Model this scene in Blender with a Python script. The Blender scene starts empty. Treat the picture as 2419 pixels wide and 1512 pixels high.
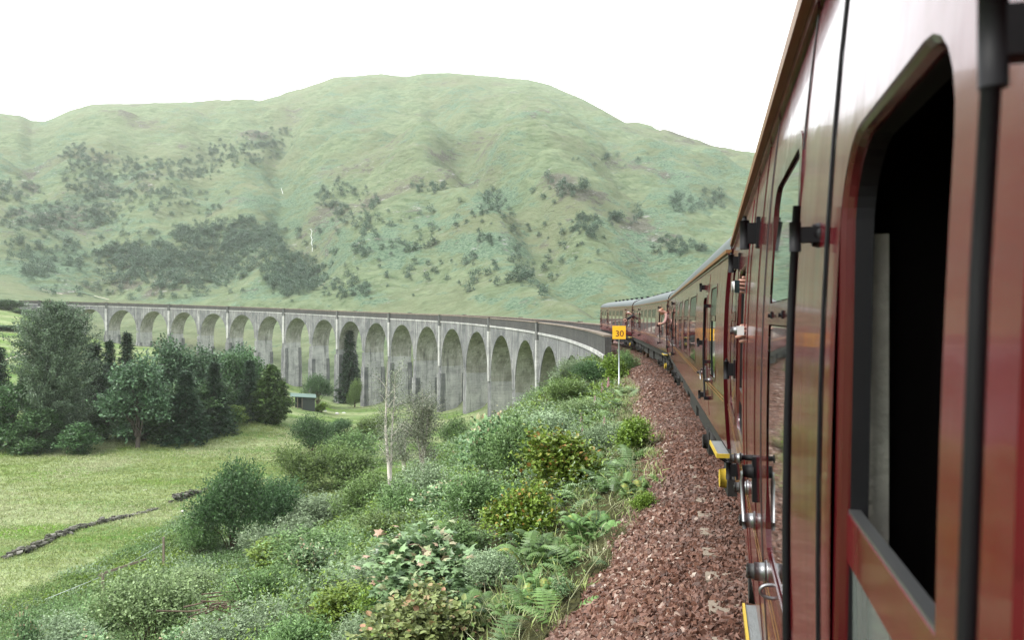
import bpy, math, random
import numpy as np
from mathutils import Vector, Matrix
from mathutils.geometry import delaunay_2d_cdt

R_ = math.radians
scene = bpy.context.scene
C = scene.collection
rng = np.random.default_rng(7)
random.seed(7)

# ------------------------------------------------------------------ camera
F = 1800.0            # focal length in units of a 2419 px wide frame
CX, CY = 1209.5, 753.0
CZ = 2.25             # height of the eye above the rail top
cam_d = bpy.data.cameras.new('camera')
cam = bpy.data.objects.new('camera', cam_d); C.objects.link(cam)
cam.location = (0, 0, CZ)
cam.rotation_euler = (R_(90) - math.atan(3.0/F), 0, 0)
cam_d.sensor_width = 36; cam_d.lens = 36*F/2419
cam_d.clip_start = 0.05; cam_d.clip_end = 6000
cam_d.dof.use_dof = True; cam_d.dof.focus_distance = 14.0; cam_d.dof.aperture_fstop = 8.0
scene.camera = cam

# ------------------------------------------------------------------ sky, sun, exposure
w = bpy.data.worlds.new('World'); scene.world = w; w.use_nodes = True
nt = w.node_tree; nt.nodes.clear()
def N(nt, t, **k):
    n = nt.nodes.new(t)
    for a, b in k.items(): setattr(n, a, b)
    return n
sky = N(nt, 'ShaderNodeTexSky', sky_type='NISHITA', sun_disc=False)
sky.sun_elevation = R_(46); sky.sun_rotation = R_(-108)
sky.air_density = 1.0; sky.dust_density = 3.0
bw = N(nt, 'ShaderNodeRGBToBW')
tint = N(nt, 'ShaderNodeMix', data_type='RGBA', blend_type='MIX')
comb = N(nt, 'ShaderNodeMix', data_type='RGBA', blend_type='MIX')
comb.inputs[0].default_value = 0.88                     # cloud cover over the blue sky
cl = N(nt, 'ShaderNodeTexNoise'); cl.inputs['Scale'].default_value = 1.6; cl.inputs['Detail'].default_value = 4
tc = N(nt, 'ShaderNodeTexCoord')
mr = N(nt, 'ShaderNodeMapRange'); mr.inputs[3].default_value = 12.0; mr.inputs[4].default_value = 15.5
nt.links.new(tc.outputs['Generated'], cl.inputs['Vector']); nt.links.new(cl.outputs['Fac'], mr.inputs[0])
cc = N(nt, 'ShaderNodeCombineColor')
for i, k in enumerate((0.97, 1.0, 1.02)):
    m = N(nt, 'ShaderNodeMath', operation='MULTIPLY'); m.inputs[1].default_value = k
    nt.links.new(mr.outputs[0], m.inputs[0]); nt.links.new(m.outputs[0], cc.inputs[i])
nt.links.new(sky.outputs[0], comb.inputs[6]); nt.links.new(cc.outputs[0], comb.inputs[7])
bg = N(nt, 'ShaderNodeBackground'); bg.inputs[1].default_value = 0.06
out = N(nt, 'ShaderNodeOutputWorld')
nt.links.new(comb.outputs[2], bg.inputs[0]); nt.links.new(bg.outputs[0], out.inputs[0])
sd = bpy.data.lights.new('sun', 'SUN'); sun = bpy.data.objects.new('sun', sd); C.objects.link(sun)
sd.energy = 1.5; sd.angle = R_(14); sd.color = (1, .97, .92)
sun.rotation_euler = (R_(44), 0, R_(-72))
vs = scene.view_settings
vs.view_transform = 'Standard'; vs.look = 'None'; vs.gamma = 1; vs.exposure = 1.76; vs.use_curve_mapping = False
scene.cycles.max_bounces = 6; scene.cycles.diffuse_bounces = 3; scene.cycles.glossy_bounces = 3
scene.cycles.transmission_bounces = 4; scene.cycles.transparent_max_bounces = 6; scene.cycles.volume_bounces = 1
scene.cycles.use_denoising = True
scene.cycles.sample_clamp_indirect = 6

# ------------------------------------------------------------------ helpers
def tag(o, label=None, cat=None, group=None, kind=None):
    if label: o['label'] = label
    if cat: o['category'] = cat
    if group: o['group'] = group
    if kind: o['kind'] = kind
    return o

def empty(name, loc=(0, 0, 0), rz=0.0, sc=1.0):
    o = bpy.data.objects.new(name, None); C.objects.link(o)
    o.location = loc; o.rotation_euler = (0, 0, rz); o.scale = (sc,)*3 if isinstance(sc, (int, float)) else sc
    o.empty_display_size = .2
    return o

class MB:
    """collects vertices and polygons; build() makes ONE mesh object"""
    def __init__(s): s.v = []; s.f = []; s.n = 0; s.nr = {}
    def add(s, v, f, tint=None, mat=0, smooth=False, nrm=None):
        v = np.asarray(v, float).reshape(-1, 3); f = np.asarray(f, int)
        if nrm is not None: s.nr[s.n] = nrm
        if f.ndim == 1: f = f.reshape(1, -1)
        if tint is None: tint = 0.5
        s.f.append((f + s.n, np.broadcast_to(np.asarray(tint, float), (len(f),)), mat, smooth))
        s.v.append(v); s.n += len(v); return s
    def box(s, x0, x1, y0, y1, z0, z1, **k):
        v = [(x, y, z) for z in (z0, z1) for y in (y0, y1) for x in (x0, x1)]
        return s.add(v, [(0, 2, 3, 1), (4, 5, 7, 6), (0, 1, 5, 4), (2, 6, 7, 3), (0, 4, 6, 2), (1, 3, 7, 5)], **k)
    def bar(s, a, b, wx, wy, up=(0, 0, 1), **k):
        a = np.array(a, float); b = np.array(b, float); d = b-a; d /= np.linalg.norm(d)
        up = np.array(up, float)
        if abs(d@up) > .95: up = np.array((1., 0, 0))
        e = np.cross(d, up); e /= np.linalg.norm(e); g = np.cross(e, d)
        v = [p + i*e*wx/2 + j*g*wy/2 for p in (a, b) for j in (-1, 1) for i in (-1, 1)]
        return s.add(v, [(0, 2, 3, 1), (4, 5, 7, 6), (0, 1, 5, 4), (2, 6, 7, 3), (0, 4, 6, 2), (1, 3, 7, 5)], **k)
    def tube(s, pts, rad, n=8, cap=True, smooth=True, **k):
        pts = np.asarray(pts, float); rad = np.broadcast_to(np.asarray(rad, float), (len(pts),))
        vs_ = []; ref = np.array((0.13, 0.21, .97))
        for i, p in enumerate(pts):
            d = pts[min(i+1, len(pts)-1)] - pts[max(i-1, 0)]; d /= (np.linalg.norm(d)+1e-9)
            r0 = ref if abs(d@ref) < .93 else np.array((1., .1, 0))
            e = np.cross(d, r0); e /= np.linalg.norm(e); g = np.cross(d, e)
            a = np.arange(n)*2*np.pi/n
            vs_.append(p + rad[i]*(np.outer(np.cos(a), e)+np.outer(np.sin(a), g)))
        v = np.concatenate(vs_); f = []
        for i in range(len(pts)-1):
            for j in range(n):
                f.append((i*n+j, i*n+(j+1) % n, (i+1)*n+(j+1) % n, (i+1)*n+j))
        s.add(v, f, smooth=smooth, **k)
        if cap:
            s.f.append((np.array([list(range(n))]) + s.n - len(v), np.array([.5]), k.get('mat', 0), False))
            s.f.append((np.array([list(range(n))[::-1]]) + s.n - n, np.array([.5]), k.get('mat', 0), False))
        return s
    def cyl(s, a, b, r0, r1=None, n=16, **k): return s.tube([a, b], [r0, r0 if r1 is None else r1], n=n, **k)
    def build(s, name, mats, parent=None, loc=None):
        me = bpy.data.meshes.new(name)
        V = np.concatenate(s.v) if s.v else np.zeros((0, 3))
        me.vertices.add(len(V)); me.vertices.foreach_set('co', V.ravel())
        loops = np.concatenate([f.ravel() for f, *_ in s.f]); tot = np.concatenate([np.full(len(f), f.shape[1]) for f, *_ in s.f])
        st = np.concatenate([[0], np.cumsum(tot)[:-1]])
        me.loops.add(len(loops)); me.loops.foreach_set('vertex_index', loops.astype(np.int32))
        me.polygons.add(len(tot)); me.polygons.foreach_set('loop_start', st.astype(np.int32)); me.polygons.foreach_set('loop_total', tot.astype(np.int32))
        me.polygons.foreach_set('material_index', np.concatenate([np.full(len(f), m) for f, _, m, _ in s.f]).astype(np.int32))
        me.polygons.foreach_set('use_smooth', np.concatenate([np.full(len(f), sm) for f, _, _, sm in s.f]))
        at = me.attributes.new('tint', 'FLOAT', 'FACE'); at.data.foreach_set('value', np.concatenate([t for _, t, _, _ in s.f]).astype(np.float32))
        me.update(calc_edges=True); me.validate()
        if s.nr:
            nn = np.zeros((len(V), 3))
            for k, a in s.nr.items(): nn[k:k+len(a)] = a
            me.normals_split_custom_set_from_vertices(nn.tolist())
        for m in (mats if isinstance(mats, (list, tuple)) else [mats]): me.materials.append(m)
        o = bpy.data.objects.new(name, me); C.objects.link(o)
        if parent is not None: o.parent = parent
        if loc is not None: o.location = loc
        return o

def copy_tree(o, parent=None):
    c = o.copy(); C.objects.link(c)
    if parent is not None: c.parent = parent
    for ch in list(o.children): copy_tree(ch, c)
    return c

# value noise --------------------------------------------------------
_T = np.random.default_rng(3).random((256, 256))
def vn(x, y):
    xi = np.floor(x).astype(int); yi = np.floor(y).astype(int); fx = x-xi; fy = y-yi
    fx = fx*fx*(3-2*fx); fy = fy*fy*(3-2*fy)
    a = _T[xi & 255, yi & 255]; b = _T[(xi+1) & 255, yi & 255]; c = _T[xi & 255, (yi+1) & 255]; d = _T[(xi+1) & 255, (yi+1) & 255]
    return (a*(1-fx)+b*fx)*(1-fy)+(c*(1-fx)+d*fx)*fy
def fbm(x, y, o=4):
    r = 0; a = 1; t = 0
    for i in range(o):
        r = r + a*vn(x*2**i+17.3*i, y*2**i+5.1*i); t += a; a *= .5
    return r/t - .5

# ------------------------------------------------------------------ the track curve
TH = R_(14.5); RC = 258.0
HW = 1.37                                   # half width of a carriage
Tv = np.array([math.sin(TH), math.cos(TH)]); Nv = np.array([math.cos(TH), -math.sin(TH)])
LAT = 0.150 + HW
S0 = -3.0                                   # where the nearest carriage's middle is
_C = S0*Tv + (LAT+0.1)*Nv - RC*Nv
ZS = np.array([-200, 20, 40, 70, 100, 130, 160, 200, 240, 280, 320, 360, 420, 500.]); ZZ = np.array([0, 0, .07, .32, .73, 1.25, 1.85, 2.52, 3.45, 4.7, 5.95, 7.1, 8.8, 11])
def zt(s): return np.interp(s, ZS, ZZ)
def tr(s, off=0.0):
    """track centre line moved off metres to the right; returns x, y"""
    s = np.asarray(s, float); a = (s-S0)/RC; r = RC+off
    return _C[0]+r*(Nv[0]*np.cos(a)+Tv[0]*np.sin(a)), _C[1]+r*(Nv[1]*np.cos(a)+Tv[1]*np.sin(a))
def tp(s, off, z):
    x, y = tr(s, off); z = np.broadcast_to(np.asarray(z, float), x.shape) if np.ndim(x) else z
    return np.stack([x, y, z], -1)
def heading(s): return TH-(s-S0)/RC           # clockwise from +Y

# ------------------------------------------------------------------ terrain
# columns: frame x, depth of viaduct line, ground there, ground 60 m and 130 m behind, ridge depth, ridge frame y
TAB = np.array([
 (-700, 318, 14, 26, 45, 1100, 230), (-300, 315, 12, 20, 34, 1100, 250), (0, 313, 8, 13.5, 24, 1085, 266), (45, 312, 6.5, 12, 22, 1100, 273), (75, 311, 4, 10.5, 20, 1115, 291), (105, 309, 2, 9, 18, 1115, 289), (160, 306, -1.5, 8, 16, 1110, 263),
 (215, 303, -5, 6, 14, 1100, 246), (245, 301, -6.9, 5, 13, 1100, 245), (300, 297, -8, 3.5, 12, 1120, 244), (395, 287, -9, 1.5, 10, 1180, 242), (475, 277, -11.3, -1, 9, 1220, 241), (560, 265, -13, -3, 8, 1240, 233), (610, 257, -13.6, -4, 8, 1250, 238), (690, 244, -19.5, -6, 7, 1250, 217),
 (790, 224, -22.5, -7, 6, 1200, 182), (855, 210, -22, -8, 5.5, 1190, 177), (900, 201, -21, -8, 5, 1180, 174), (960, 187, -19.5, -7, 5, 1160, 181), (1000, 176, -18.5, -6, 5, 1150, 172), (1060, 160, -17.5, -5, 5, 1150, 171), (1100, 148, -16.4, -5, 4.5, 1140, 174), (1150, 135, -15, -4, 4, 1130, 178),
 (1250, 108, -12, -3, 3, 1110, 187), (1300, 93, -9, -2, 2.5, 1100, 200), (1380, 70, -4.5, -.5, 2, 1080, 235), (1480, 60, -2, .5, 2, 1050, 290), (1600, 60, -1.5, .5, 3, 1020, 345), (1765, 60, -1, 1, 6, 1000, 388), (1900, 60, -1, 2, 10, 970, 430), (2400, 60, -1, 3, 12, 900, 560), (3200, 60, -1, 4, 14, 850, 620)], float)
ND = np.array([0, 40, 60, 80, 110.]); NZ = np.array([-12.5, -14.2, -15.6, -16.3, -17.2])
def uD(x, y):
    b = np.arctan2(x, y); r = np.hypot(x, y)
    bc = np.clip(b, -.815, .83); return CX+F*np.tan(bc), r*np.cos(bc)
_ts = np.arange(-70, 57.5, 1.0); _tx, _ty = tr(_ts)
def track_dist(x, y):
    d = np.full(x.shape, 1e9); s = np.zeros(x.shape)
    for a, b, c in zip(_tx, _ty, _ts):
        q = (x-a)**2+(y-b)**2; m = q < d; d = np.where(m, q, d); s = np.where(m, c, s)
    return np.sqrt(d), s
def hillt(px, D):
    g = lambda k: np.interp(px, TAB[:, 0], TAB[:, k])
    Dv, Dr = g(1), g(5); return (D-Dv-130)/(Dr-Dv-130)
def ftf(s): return np.interp(s, [6.5, 9, 12, 16, 21, 60], [3.05, 2.45, 2.05, 2.0, 2.35, 2.35])
def fte(s): return np.interp(ftf(s), [1.95, 2.65, 3.35], [.22, .60, .98])
def ground(x, y, detail=True):
    x = np.asarray(x, float); y = np.asarray(y, float)
    px, D = uD(x, y)
    g = lambda k: np.interp(px, TAB[:, 0], TAB[:, k])
    Dv, zv, z6, zA, Dr, yr = [g(k) for k in range(1, 7)]
    zr = CZ+(CY-yr)/F*Dr
    wob = 6*fbm(px/40., px*0+3.3, 4)*np.clip((1800-px)/500, .3, 1)
    zr = zr+wob/F*Dr*.5
    t = (D-Dv-130)/(Dr-Dv-130); tc_ = np.clip(t, 0, 1)
    near = np.interp(np.minimum(D, 110), ND, NZ)
    # valley floor up to the viaduct
    D1 = np.minimum(110, Dv*.75)
    n1 = np.interp(D1, ND, NZ)
    q = np.clip((D-D1)/(Dv-D1), 0, 1)
    z = np.where(D < D1, near, n1+(zv-n1)*q)
    q = np.clip((D-Dv-11)/49, 0, 1); z = np.where(D > Dv, zv+(z6-zv)*q, z)
    q = np.clip((D-Dv-60)/70, 0, 1); z = np.where(D > Dv+60, z6+(zA-z6)*q, z)
    hz = zA+(zr-zA)*(tc_-.02*np.sin(2*np.pi*tc_))
    z = np.where(t > 0, hz, z)
    z = np.where(t > 1, zr-(D-Dr)*.22, z)
    env = np.sin(np.pi*tc_)**.6
    z = z + env*(64*fbm(x/210, y/230, 2)+26*(np.abs(fbm(x/75, y/60, 3))*2-.25)+9*fbm(x/24, y/18, 3)+3*(np.abs(fbm(x/10, y/7, 2))*2))
    # gullies running down the hill
    for tt, pp, dep, wd in (((0, .1, .17, .27, .48, .7, 1), (760, 742, 735, 668, 655, 690, 700), 24, 17),
                            ((0, .03, .07, .12, .2, .32, .5, .9), (1540, 1477, 1374, 1314, 1239, 1104, 1060, 1010), 26, 20),
                            ((0, .08, .2, .4, .8), (980, 1010, 1040, 1130, 1180), 12, 22), ((0, .1, .3, .6, 1), (1620, 1560, 1500, 1400, 1330), 14, 24),
                            ((0, .1, .3, .6, 1), (300, 250, 240, 330, 360), 14, 26), ((0, .1, .3, .6, 1), (500, 520, 470, 500, 520), 11, 22)):
        pg = np.interp(tc_, tt, pp); dx = (px-pg)/F*D + 9*fbm(D/40, px*0+dep, 3)
        z = z-env**.4*np.where(t > 0, 1, 0)*np.clip((.86-tc_)*4, 0, 1)*dep*np.clip(t*12, 0, 1)*np.exp(-(dx/wd)**2)
    if detail:
        z = z+.5*fbm(x/14, y/14, 4)*np.clip((D-25)/40, .3, 1)+.25*fbm(x/3.2, y/3.2, 3)
    d, s = track_dist(x, y)
    ft = ftf(s); e0 = fte(s)
    emb = zt(s)-e0-np.interp(s, [22, 48], [.52, .66])*np.maximum(d-ft, 0)+np.clip((d-3.6)*.3, 0, 1)*(1.1*fbm(x/6, y/6, 3))
    k = 1.2
    zz = np.maximum(z, emb)+k*np.log1p(np.exp(-np.abs(z-emb)/k))*np.clip((d-6)/6, 0, 1)
    return np.where(d < ft, np.minimum(zz, zt(s)-e0-.6*np.clip((ft-d)*2, 0, 1)), zz)

_D = np.geomspace(2.2, 1700, 2600)
def hit(px, py):
    """world point where the sight line through frame point (px, py) meets the ground"""
    x = (px-CX)/F*_D; zr = CZ+(CY-py)/F*_D
    g = ground(x, _D, True); i = np.argmax(g > zr)
    if not (g > zr).any(): i = -1
    return float(x[i]), float(_D[i]), float(g[i])
def gz(x, y): return float(ground(np.array([x]), np.array([y]))[0])
def at(px, py, D): return ((px-CX)/F*D, D, CZ+(CY-py)/F*D)
USE_HAZE = True
# ------------------------------------------------------------------ materials
MAT = {}
def newmat(name):
    m = bpy.data.materials.new(name); m.use_nodes = True; t = m.node_tree; t.nodes.clear()
    o = N(t, 'ShaderNodeOutputMaterial'); b = N(t, 'ShaderNodeBsdfPrincipled'); t.links.new(b.outputs[0], o.inputs[0])
    MAT[name] = m; return m, t, b
def noise(t, scale, detail=4, rough=.55, vec=None, stretch=None, coord='Object', dist=0.0):
    n = N(t, 'ShaderNodeTexNoise'); n.inputs['Scale'].default_value = scale; n.inputs['Detail'].default_value = detail; n.inputs['Roughness'].default_value = rough
    n.inputs['Distortion'].default_value = dist
    c = N(t, 'ShaderNodeTexCoord'); mp = N(t, 'ShaderNodeMapping')
    if stretch: mp.inputs['Scale'].default_value = stretch
    t.links.new(c.outputs[coord], mp.inputs[0]); t.links.new(mp.outputs[0], n.inputs['Vector'])
    return n.outputs['Fac']
def ramp(t, src, stops):
    r = N(t, 'ShaderNodeValToRGB'); e = r.color_ramp.elements
    while len(e) > 1: e.remove(e[0])
    for i, (p, c) in enumerate(stops):
        if i == 0: e[0].position = p; el = e[0]
        else: el = e.new(p)
        el.color = (*c, 1) if len(c) == 3 else c
    t.links.new(src, r.inputs[0]); return r.outputs[0]
def mixc(t, fac, a, b, mode='MIX'):
    m = N(t, 'ShaderNodeMix', data_type='RGBA', blend_type=mode)
    for s, i in ((fac, 0), (a, 6), (b, 7)):
        if hasattr(s, 'is_output') or isinstance(s, bpy.types.NodeSocket): t.links.new(s, m.inputs[i])
        elif i == 0: m.inputs[0].default_value = s
        else: m.inputs[i].default_value = (*s, 1)
    return m.outputs[2]
def math_(t, op, a, b=None, clamp=False):
    m = N(t, 'ShaderNodeMath', operation=op, use_clamp=clamp)
    for s, i in ((a, 0), (b, 1)):
        if s is None: continue
        if isinstance(s, bpy.types.NodeSocket): t.links.new(s, m.inputs[i])
        else: m.inputs[i].default_value = s
    return m.outputs[0]
def mrange(t, s, a, b, c=0.0, d=1.0):
    m = N(t, 'ShaderNodeMapRange'); t.links.new(s, m.inputs[0])
    for i, v_ in enumerate((a, b, c, d)): m.inputs[i+1].default_value = v_
    return m.outputs[0]
def bump(t, b, h, strength=.5, dist=.1):
    n = N(t, 'ShaderNodeBump'); n.inputs['Strength'].default_value = strength; n.inputs['Distance'].default_value = dist
    t.links.new(h, n.inputs['Height']); t.links.new(n.outputs[0], b.inputs['Normal'])
def attr(t, name): a = N(t, 'ShaderNodeAttribute'); a.attribute_name = name; return a.outputs['Fac']

def plain(name, col, rough=.6, metal=0.0, var=.25, scale=6.0, coat=0.0, bmp=0.0):
    m, t, b = newmat(name)
    c = mixc(t, noise(t, scale, 5), tuple(x*(1-var) for x in col), tuple(min(1, x*(1+var)) for x in col))
    t.links.new(c, b.inputs['Base Color']); b.inputs['Roughness'].default_value = rough; b.inputs['Metallic'].default_value = metal
    b.inputs['Coat Weight'].default_value = coat; b.inputs['Coat Roughness'].default_value = .05
    if bmp: bump(t, b, noise(t, scale*6, 4), bmp, .02)
    return m

def leafmat(name, c0, c1, c2=None, rough=.4, trans=.16):
    """c0..c1 by leaf, c2 for the youngest leaves"""
    m, t, b = newmat(name)
    a = attr(t, 'tint'); oi = N(t, 'ShaderNodeObjectInfo')
    stops = [(0, c0), (.8, c1)]
    if c2: stops = [(0, c0), (.8, c1), (.93, c1), (.99, c2)]
    col = ramp(t, a, stops)
    h = N(t, 'ShaderNodeHueSaturation'); t.links.new(col, h.inputs['Color'])
    t.links.new(mrange(t, oi.outputs['Random'], 0, 1, .487, .503), h.inputs['Hue'])
    t.links.new(mrange(t, oi.outputs['Random'], 0, 1, .85, 1.12), h.inputs['Value'])
    t.links.new(h.outputs[0], b.inputs['Base Color']); b.inputs['Roughness'].default_value = rough
    b.inputs['Specular IOR Level'].default_value = .28
    tr_ = N(t, 'ShaderNodeBsdfTranslucent'); t.links.new(h.outputs[0], tr_.inputs[0])
    mx = N(t, 'ShaderNodeMixShader'); mx.inputs[0].default_value = trans
    o = [n for n in t.nodes if n.type == 'OUTPUT_MATERIAL'][0]
    t.links.new(b.outputs[0], mx.inputs[1]); t.links.new(tr_.outputs[0], mx.inputs[2]); t.links.new(mx.outputs[0], o.inputs[0])
    return m

# coach paint: glossy maroon, a little wavy and dusty
def paint(name, col, wave=.12):
    m, t, b = newmat(name)
    streak = noise(t, 1.0, 6, .7, stretch=(14, 14, .9))
    dust = mrange(t, streak, .45, .8, 0, .35)
    c = mixc(t, noise(t, 2.5, 5), tuple(x*.8 for x in col), tuple(x*1.25 for x in col))
    c = mixc(t, dust, c, (.08, .035, .028))
    t.links.new(c, b.inputs['Base Color'])
    t.links.new(mrange(t, streak, .35, .8, .12, .34), b.inputs['Roughness'])
    b.inputs['Coat Weight'].default_value = .38; b.inputs['Coat Roughness'].default_value = .07; b.inputs['Coat IOR'].default_value = 1.45; b.inputs['Specular IOR Level'].default_value = .25
    hgt = noise(t, 3.2, 3, .45, stretch=(1, 1, 1.6))
    bump(t, b, hgt, wave, .05)
    return m
paint('maroon', (.085, .003, .008))
paint('maroon_dark', (.045, .003, .005))
plain('black_iron', (.005, .005, .006), .6, .0, .3, 20)
MAT['black_iron'].node_tree.nodes['Principled BSDF'].inputs['Specular IOR Level'].default_value = .2
plain('grime', (.011, .0095, .0085), .8, 0, .4, 5, bmp=.3)
plain('gold', (.30, .16, .03), .4, 0, .2, 8)
plain('bronze_trim', (.17, .075, .022), .45, .1, .4, 5)
plain('roof_grey', (.085, .097, .107), .42, 0, .25, 1.5, bmp=.15)
plain('chrome', (.20, .205, .21), .38, .9, .15, 10)
plain('rubber', (.02, .02, .02), .6, 0, .3, 15)
plain('step_grey', (.17, .18, .18), .8, 0, .3, 20, bmp=.5)
plain('yellow_paint', (.45, .31, .03), .5, 0, .15, 12)
plain('sign_yellow', (.83, .43, .01), .5, 0, .04, 3)
plain('sign_red', (.10, .012, .008), .6)
plain('galvanised', (.42, .46, .48), .45, .5, .15, 20)
plain('white_plastic', (.55, .55, .55), .3, 0, .05, 5)
plain('dark_plastic', (.01, .025, .03), .3, 0, .2, 5)
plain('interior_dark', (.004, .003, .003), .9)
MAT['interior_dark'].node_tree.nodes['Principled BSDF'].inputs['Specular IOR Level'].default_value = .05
plain('interior_cream', (.50, .48, .41), .7, 0, .55, 14, bmp=.4)
plain('skin', (.36, .19, .14), .5, 0, .06, 9)
plain('black_cloth', (.014, .014, .018), .85, 0, .3, 14)
plain('pink_cloth', (.30, .17, .16), .85, 0, .3, 14)
plain('grey_cloth', (.12, .12, .13), .85, 0, .3, 14)
plain('white_hair', (.45, .43, .40), .6, 0, .1, 30)
plain('brown_hair', (.22, .09, .035), .6, 0, .3, 30)
plain('eye_white', (.8, .8, .8), .3); plain('lip', (.35, .12, .1), .5)
plain('bark', (.07, .055, .045), .9, 0, .4, 6, bmp=.6)
plain('birch_bark', (.60, .55, .49), .8, 0, .45, 5, bmp=.4)
plain('twig', (.10, .065, .045), .8, 0, .4, 6)
plain('stem_green', (.07, .10, .04), .7, 0, .3, 6)
plain('old_wood', (.21, .17, .13), .9, 0, .35, 5, bmp=.5)
plain('dead_wood', (.13, .09, .065), .9, 0, .5, 9, bmp=.5)
plain('shed_roof', (.045, .10, .075), .4, 0, .12, 2)
plain('shed_wall', (.035, .042, .04), .8, 0, .3, 3)
plain('boulder', (.50, .49, .46), .9, 0, .2, 2, bmp=.5)
plain('rust_rail', (.12, .07, .045), .5, .6, .3, 7)
plain('white_water', (.62, .65, .63), .4, 0, .1, 2)
plain('track_dirt', (.40, .35, .28), .95, 0, .2, .6)
m, t, b = newmat('window_glass')
b.inputs['Base Color'].default_value = (.02, .028, .026, 1); b.inputs['Roughness'].default_value = .03
b.inputs['Coat Weight'].default_value = 1; b.inputs['Specular IOR Level'].default_value = .8
bump(t, b, noise(t, 1.7, 2), .04, .05)
m, t, b = newmat('clear_glass')
b.inputs['Base Color'].default_value = (.55, .62, .58, 1); b.inputs['Roughness'].default_value = .05; b.inputs['Transmission Weight'].default_value = .7
b.inputs['IOR'].default_value = 1.1; b.inputs['Alpha'].default_value = .55

# foliage
plain('vent_glass', (.008, .009, .009), .25, 0, .2, 5)
leafmat('leaf_willow', (0.02, 0.05, 0.013), (.21, .35, .13))
leafmat('leaf_willow_pale', (0.0495, 0.0825, 0.0385), (.33, .44, .26))
leafmat('leaf_olive', (0.03, 0.060, 0.014), (.19, .29, .09))
leafmat('leaf_hazel', (0.0495, 0.0825, 0.0077), (.20, .32, .05), (.33, .20, .05))
leafmat('leaf_bright', (0.0385, 0.0770, 0.0110), (.22, .34, .055))
leafmat('leaf_bronze', (0.0660, 0.0825, 0.0248), (.24, .30, .11), (.38, .22, .13))
leafmat('leaf_sycamore', (0.0220, 0.0605, 0.0193), (.25, .40, .19), (.46, .32, .22), rough=.3)
leafmat('leaf_birch', (0.04, 0.075, 0.022), (.30, .42, .19))
leafmat('leaf_fern', (0.02, 0.05, 0.013), (.14, .26, .075), (.27, .30, .07))
leafmat('leaf_bracken', (0.035, 0.0715, 0.025), (.23, .34, .15))
leafmat('leaf_dark', (0.0066, 0.0187, 0.0099), (.042, .085, .042))
leafmat('leaf_tree', (0.0088, 0.0275, 0.0099), (.10, .20, .075))
leafmat('leaf_tree_blue', (0.0099, 0.0286, 0.0143), (.12, .21, .11))
leafmat('leaf_cedar', (0.0110, 0.0275, 0.0077), (.10, .18, .045))
leafmat('leaf_lime', (0.0385, 0.0715, 0.0110), (.19, .29, .055))
leafmat('leaf_airy', (0.0138, 0.0303, 0.0165), (.17, .24, .15))
leafmat('leaf_greywood', (0.0605, 0.0770, 0.0550), (.28, .32, .22))
leafmat('leaf_hill', (.04, .075, .052), (.11, .17, .115))
leafmat('petal_pink', (.55, .18, .32), (.72, .40, .50))
leafmat('petal_white', (.6, .6, .5), (.8, .8, .7))
leafmat('grass_dry', (.18, .20, .09), (.40, .42, .24))
leafmat('grass_green', (.13, .19, .05), (.32, .40, .14))

# terrain
m, t, b = newmat('land')
aF, aB, aH, aE = attr(t, 'field'), attr(t, 'bracken'), attr(t, 'heath'), attr(t, 'bank')
n1 = noise(t, .012, 8, .65); n2 = noise(t, .10, 7, .72, stretch=(1, 1, 2.6), dist=.4); n3 = noise(t, .55, 5, .75, stretch=(1, 1, 2)); n4 = noise(t, .03, 7, .68, stretch=(1, 1, 2.2), dist=.8)
grass = mixc(t, mrange(t, n2, .38, .62), (.10, .145, .074), (.215, .262, .15))
grass = mixc(t, mrange(t, n1, .42, .66, 0, .8), grass, (.18, .19, .11))
grass = mixc(t, mrange(t, n3, .5, .75, 0, .6), grass, (.12, .15, .085))
brk = mixc(t, mrange(t, n3, .38, .62), (.06, .115, .07), (.185, .255, .165))
hea = mixc(t, mrange(t, n3, .35, .65), (.075, .08, .058), (.165, .16, .125))
bf = math_(t, 'ADD', aB, math_(t, 'MULTIPLY', math_(t, 'SUBTRACT', math_(t, 'ADD', n2, n4), 1.0), 2.6))
hill = mixc(t, mrange(t, bf, .35, .62), grass, brk)
hf = math_(t, 'ADD', aH, math_(t, 'MULTIPLY', math_(t, 'SUBTRACT', math_(t, 'ADD', n2, n1), 1.0), 2.6))
hill = mixc(t, mrange(t, hf, .45, .75), hill, hea)
rock = math_(t, 'MULTIPLY', mrange(t, noise(t, .13, 8, .78, stretch=(1, 1, 3)), .585, .63), mrange(t, math_(t, 'ADD', aH, n1), .62, .95))
hill = mixc(t, rock, hill, (.33, .32, .31))
fn = noise(t, .05, 7, .65, stretch=(.45, 1.5, 1)); fn2 = noise(t, .35, 6, .7, stretch=(.6, 1.6, 1))
fld = mixc(t, mrange(t, fn, .43, .57), (.10, .20, .045), (.32, .385, .19))
fld = mixc(t, mrange(t, fn2, .45, .72), fld, (.27, .28, .14))
fld = mixc(t, mrange(t, noise(t, .09, 5, .6), .55, .66), fld, (.13, .24, .03))
fld = mixc(t, mrange(t, noise(t, .9, 5, .75, stretch=(.7, 1.4, 1)), .48, .7, 0, .6), fld, (.10, .14, .04))
c = mixc(t, aF, hill, fld)
bank = mixc(t, noise(t, .9, 5), (.03, .035, .015), (.09, .085, .035))
c = mixc(t, aE, c, bank)
t.links.new(c, b.inputs['Base Color']); b.inputs['Roughness'].default_value = .95; b.inputs['Specular IOR Level'].default_value = .1
h = math_(t, 'ADD', math_(t, 'MULTIPLY', n2, 4.0), math_(t, 'ADD', math_(t, 'MULTIPLY', n3, 1.0), math_(t, 'MULTIPLY', noise(t, 5, 3), .12)))
bump(t, b, h, .8, 2.0)

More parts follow.
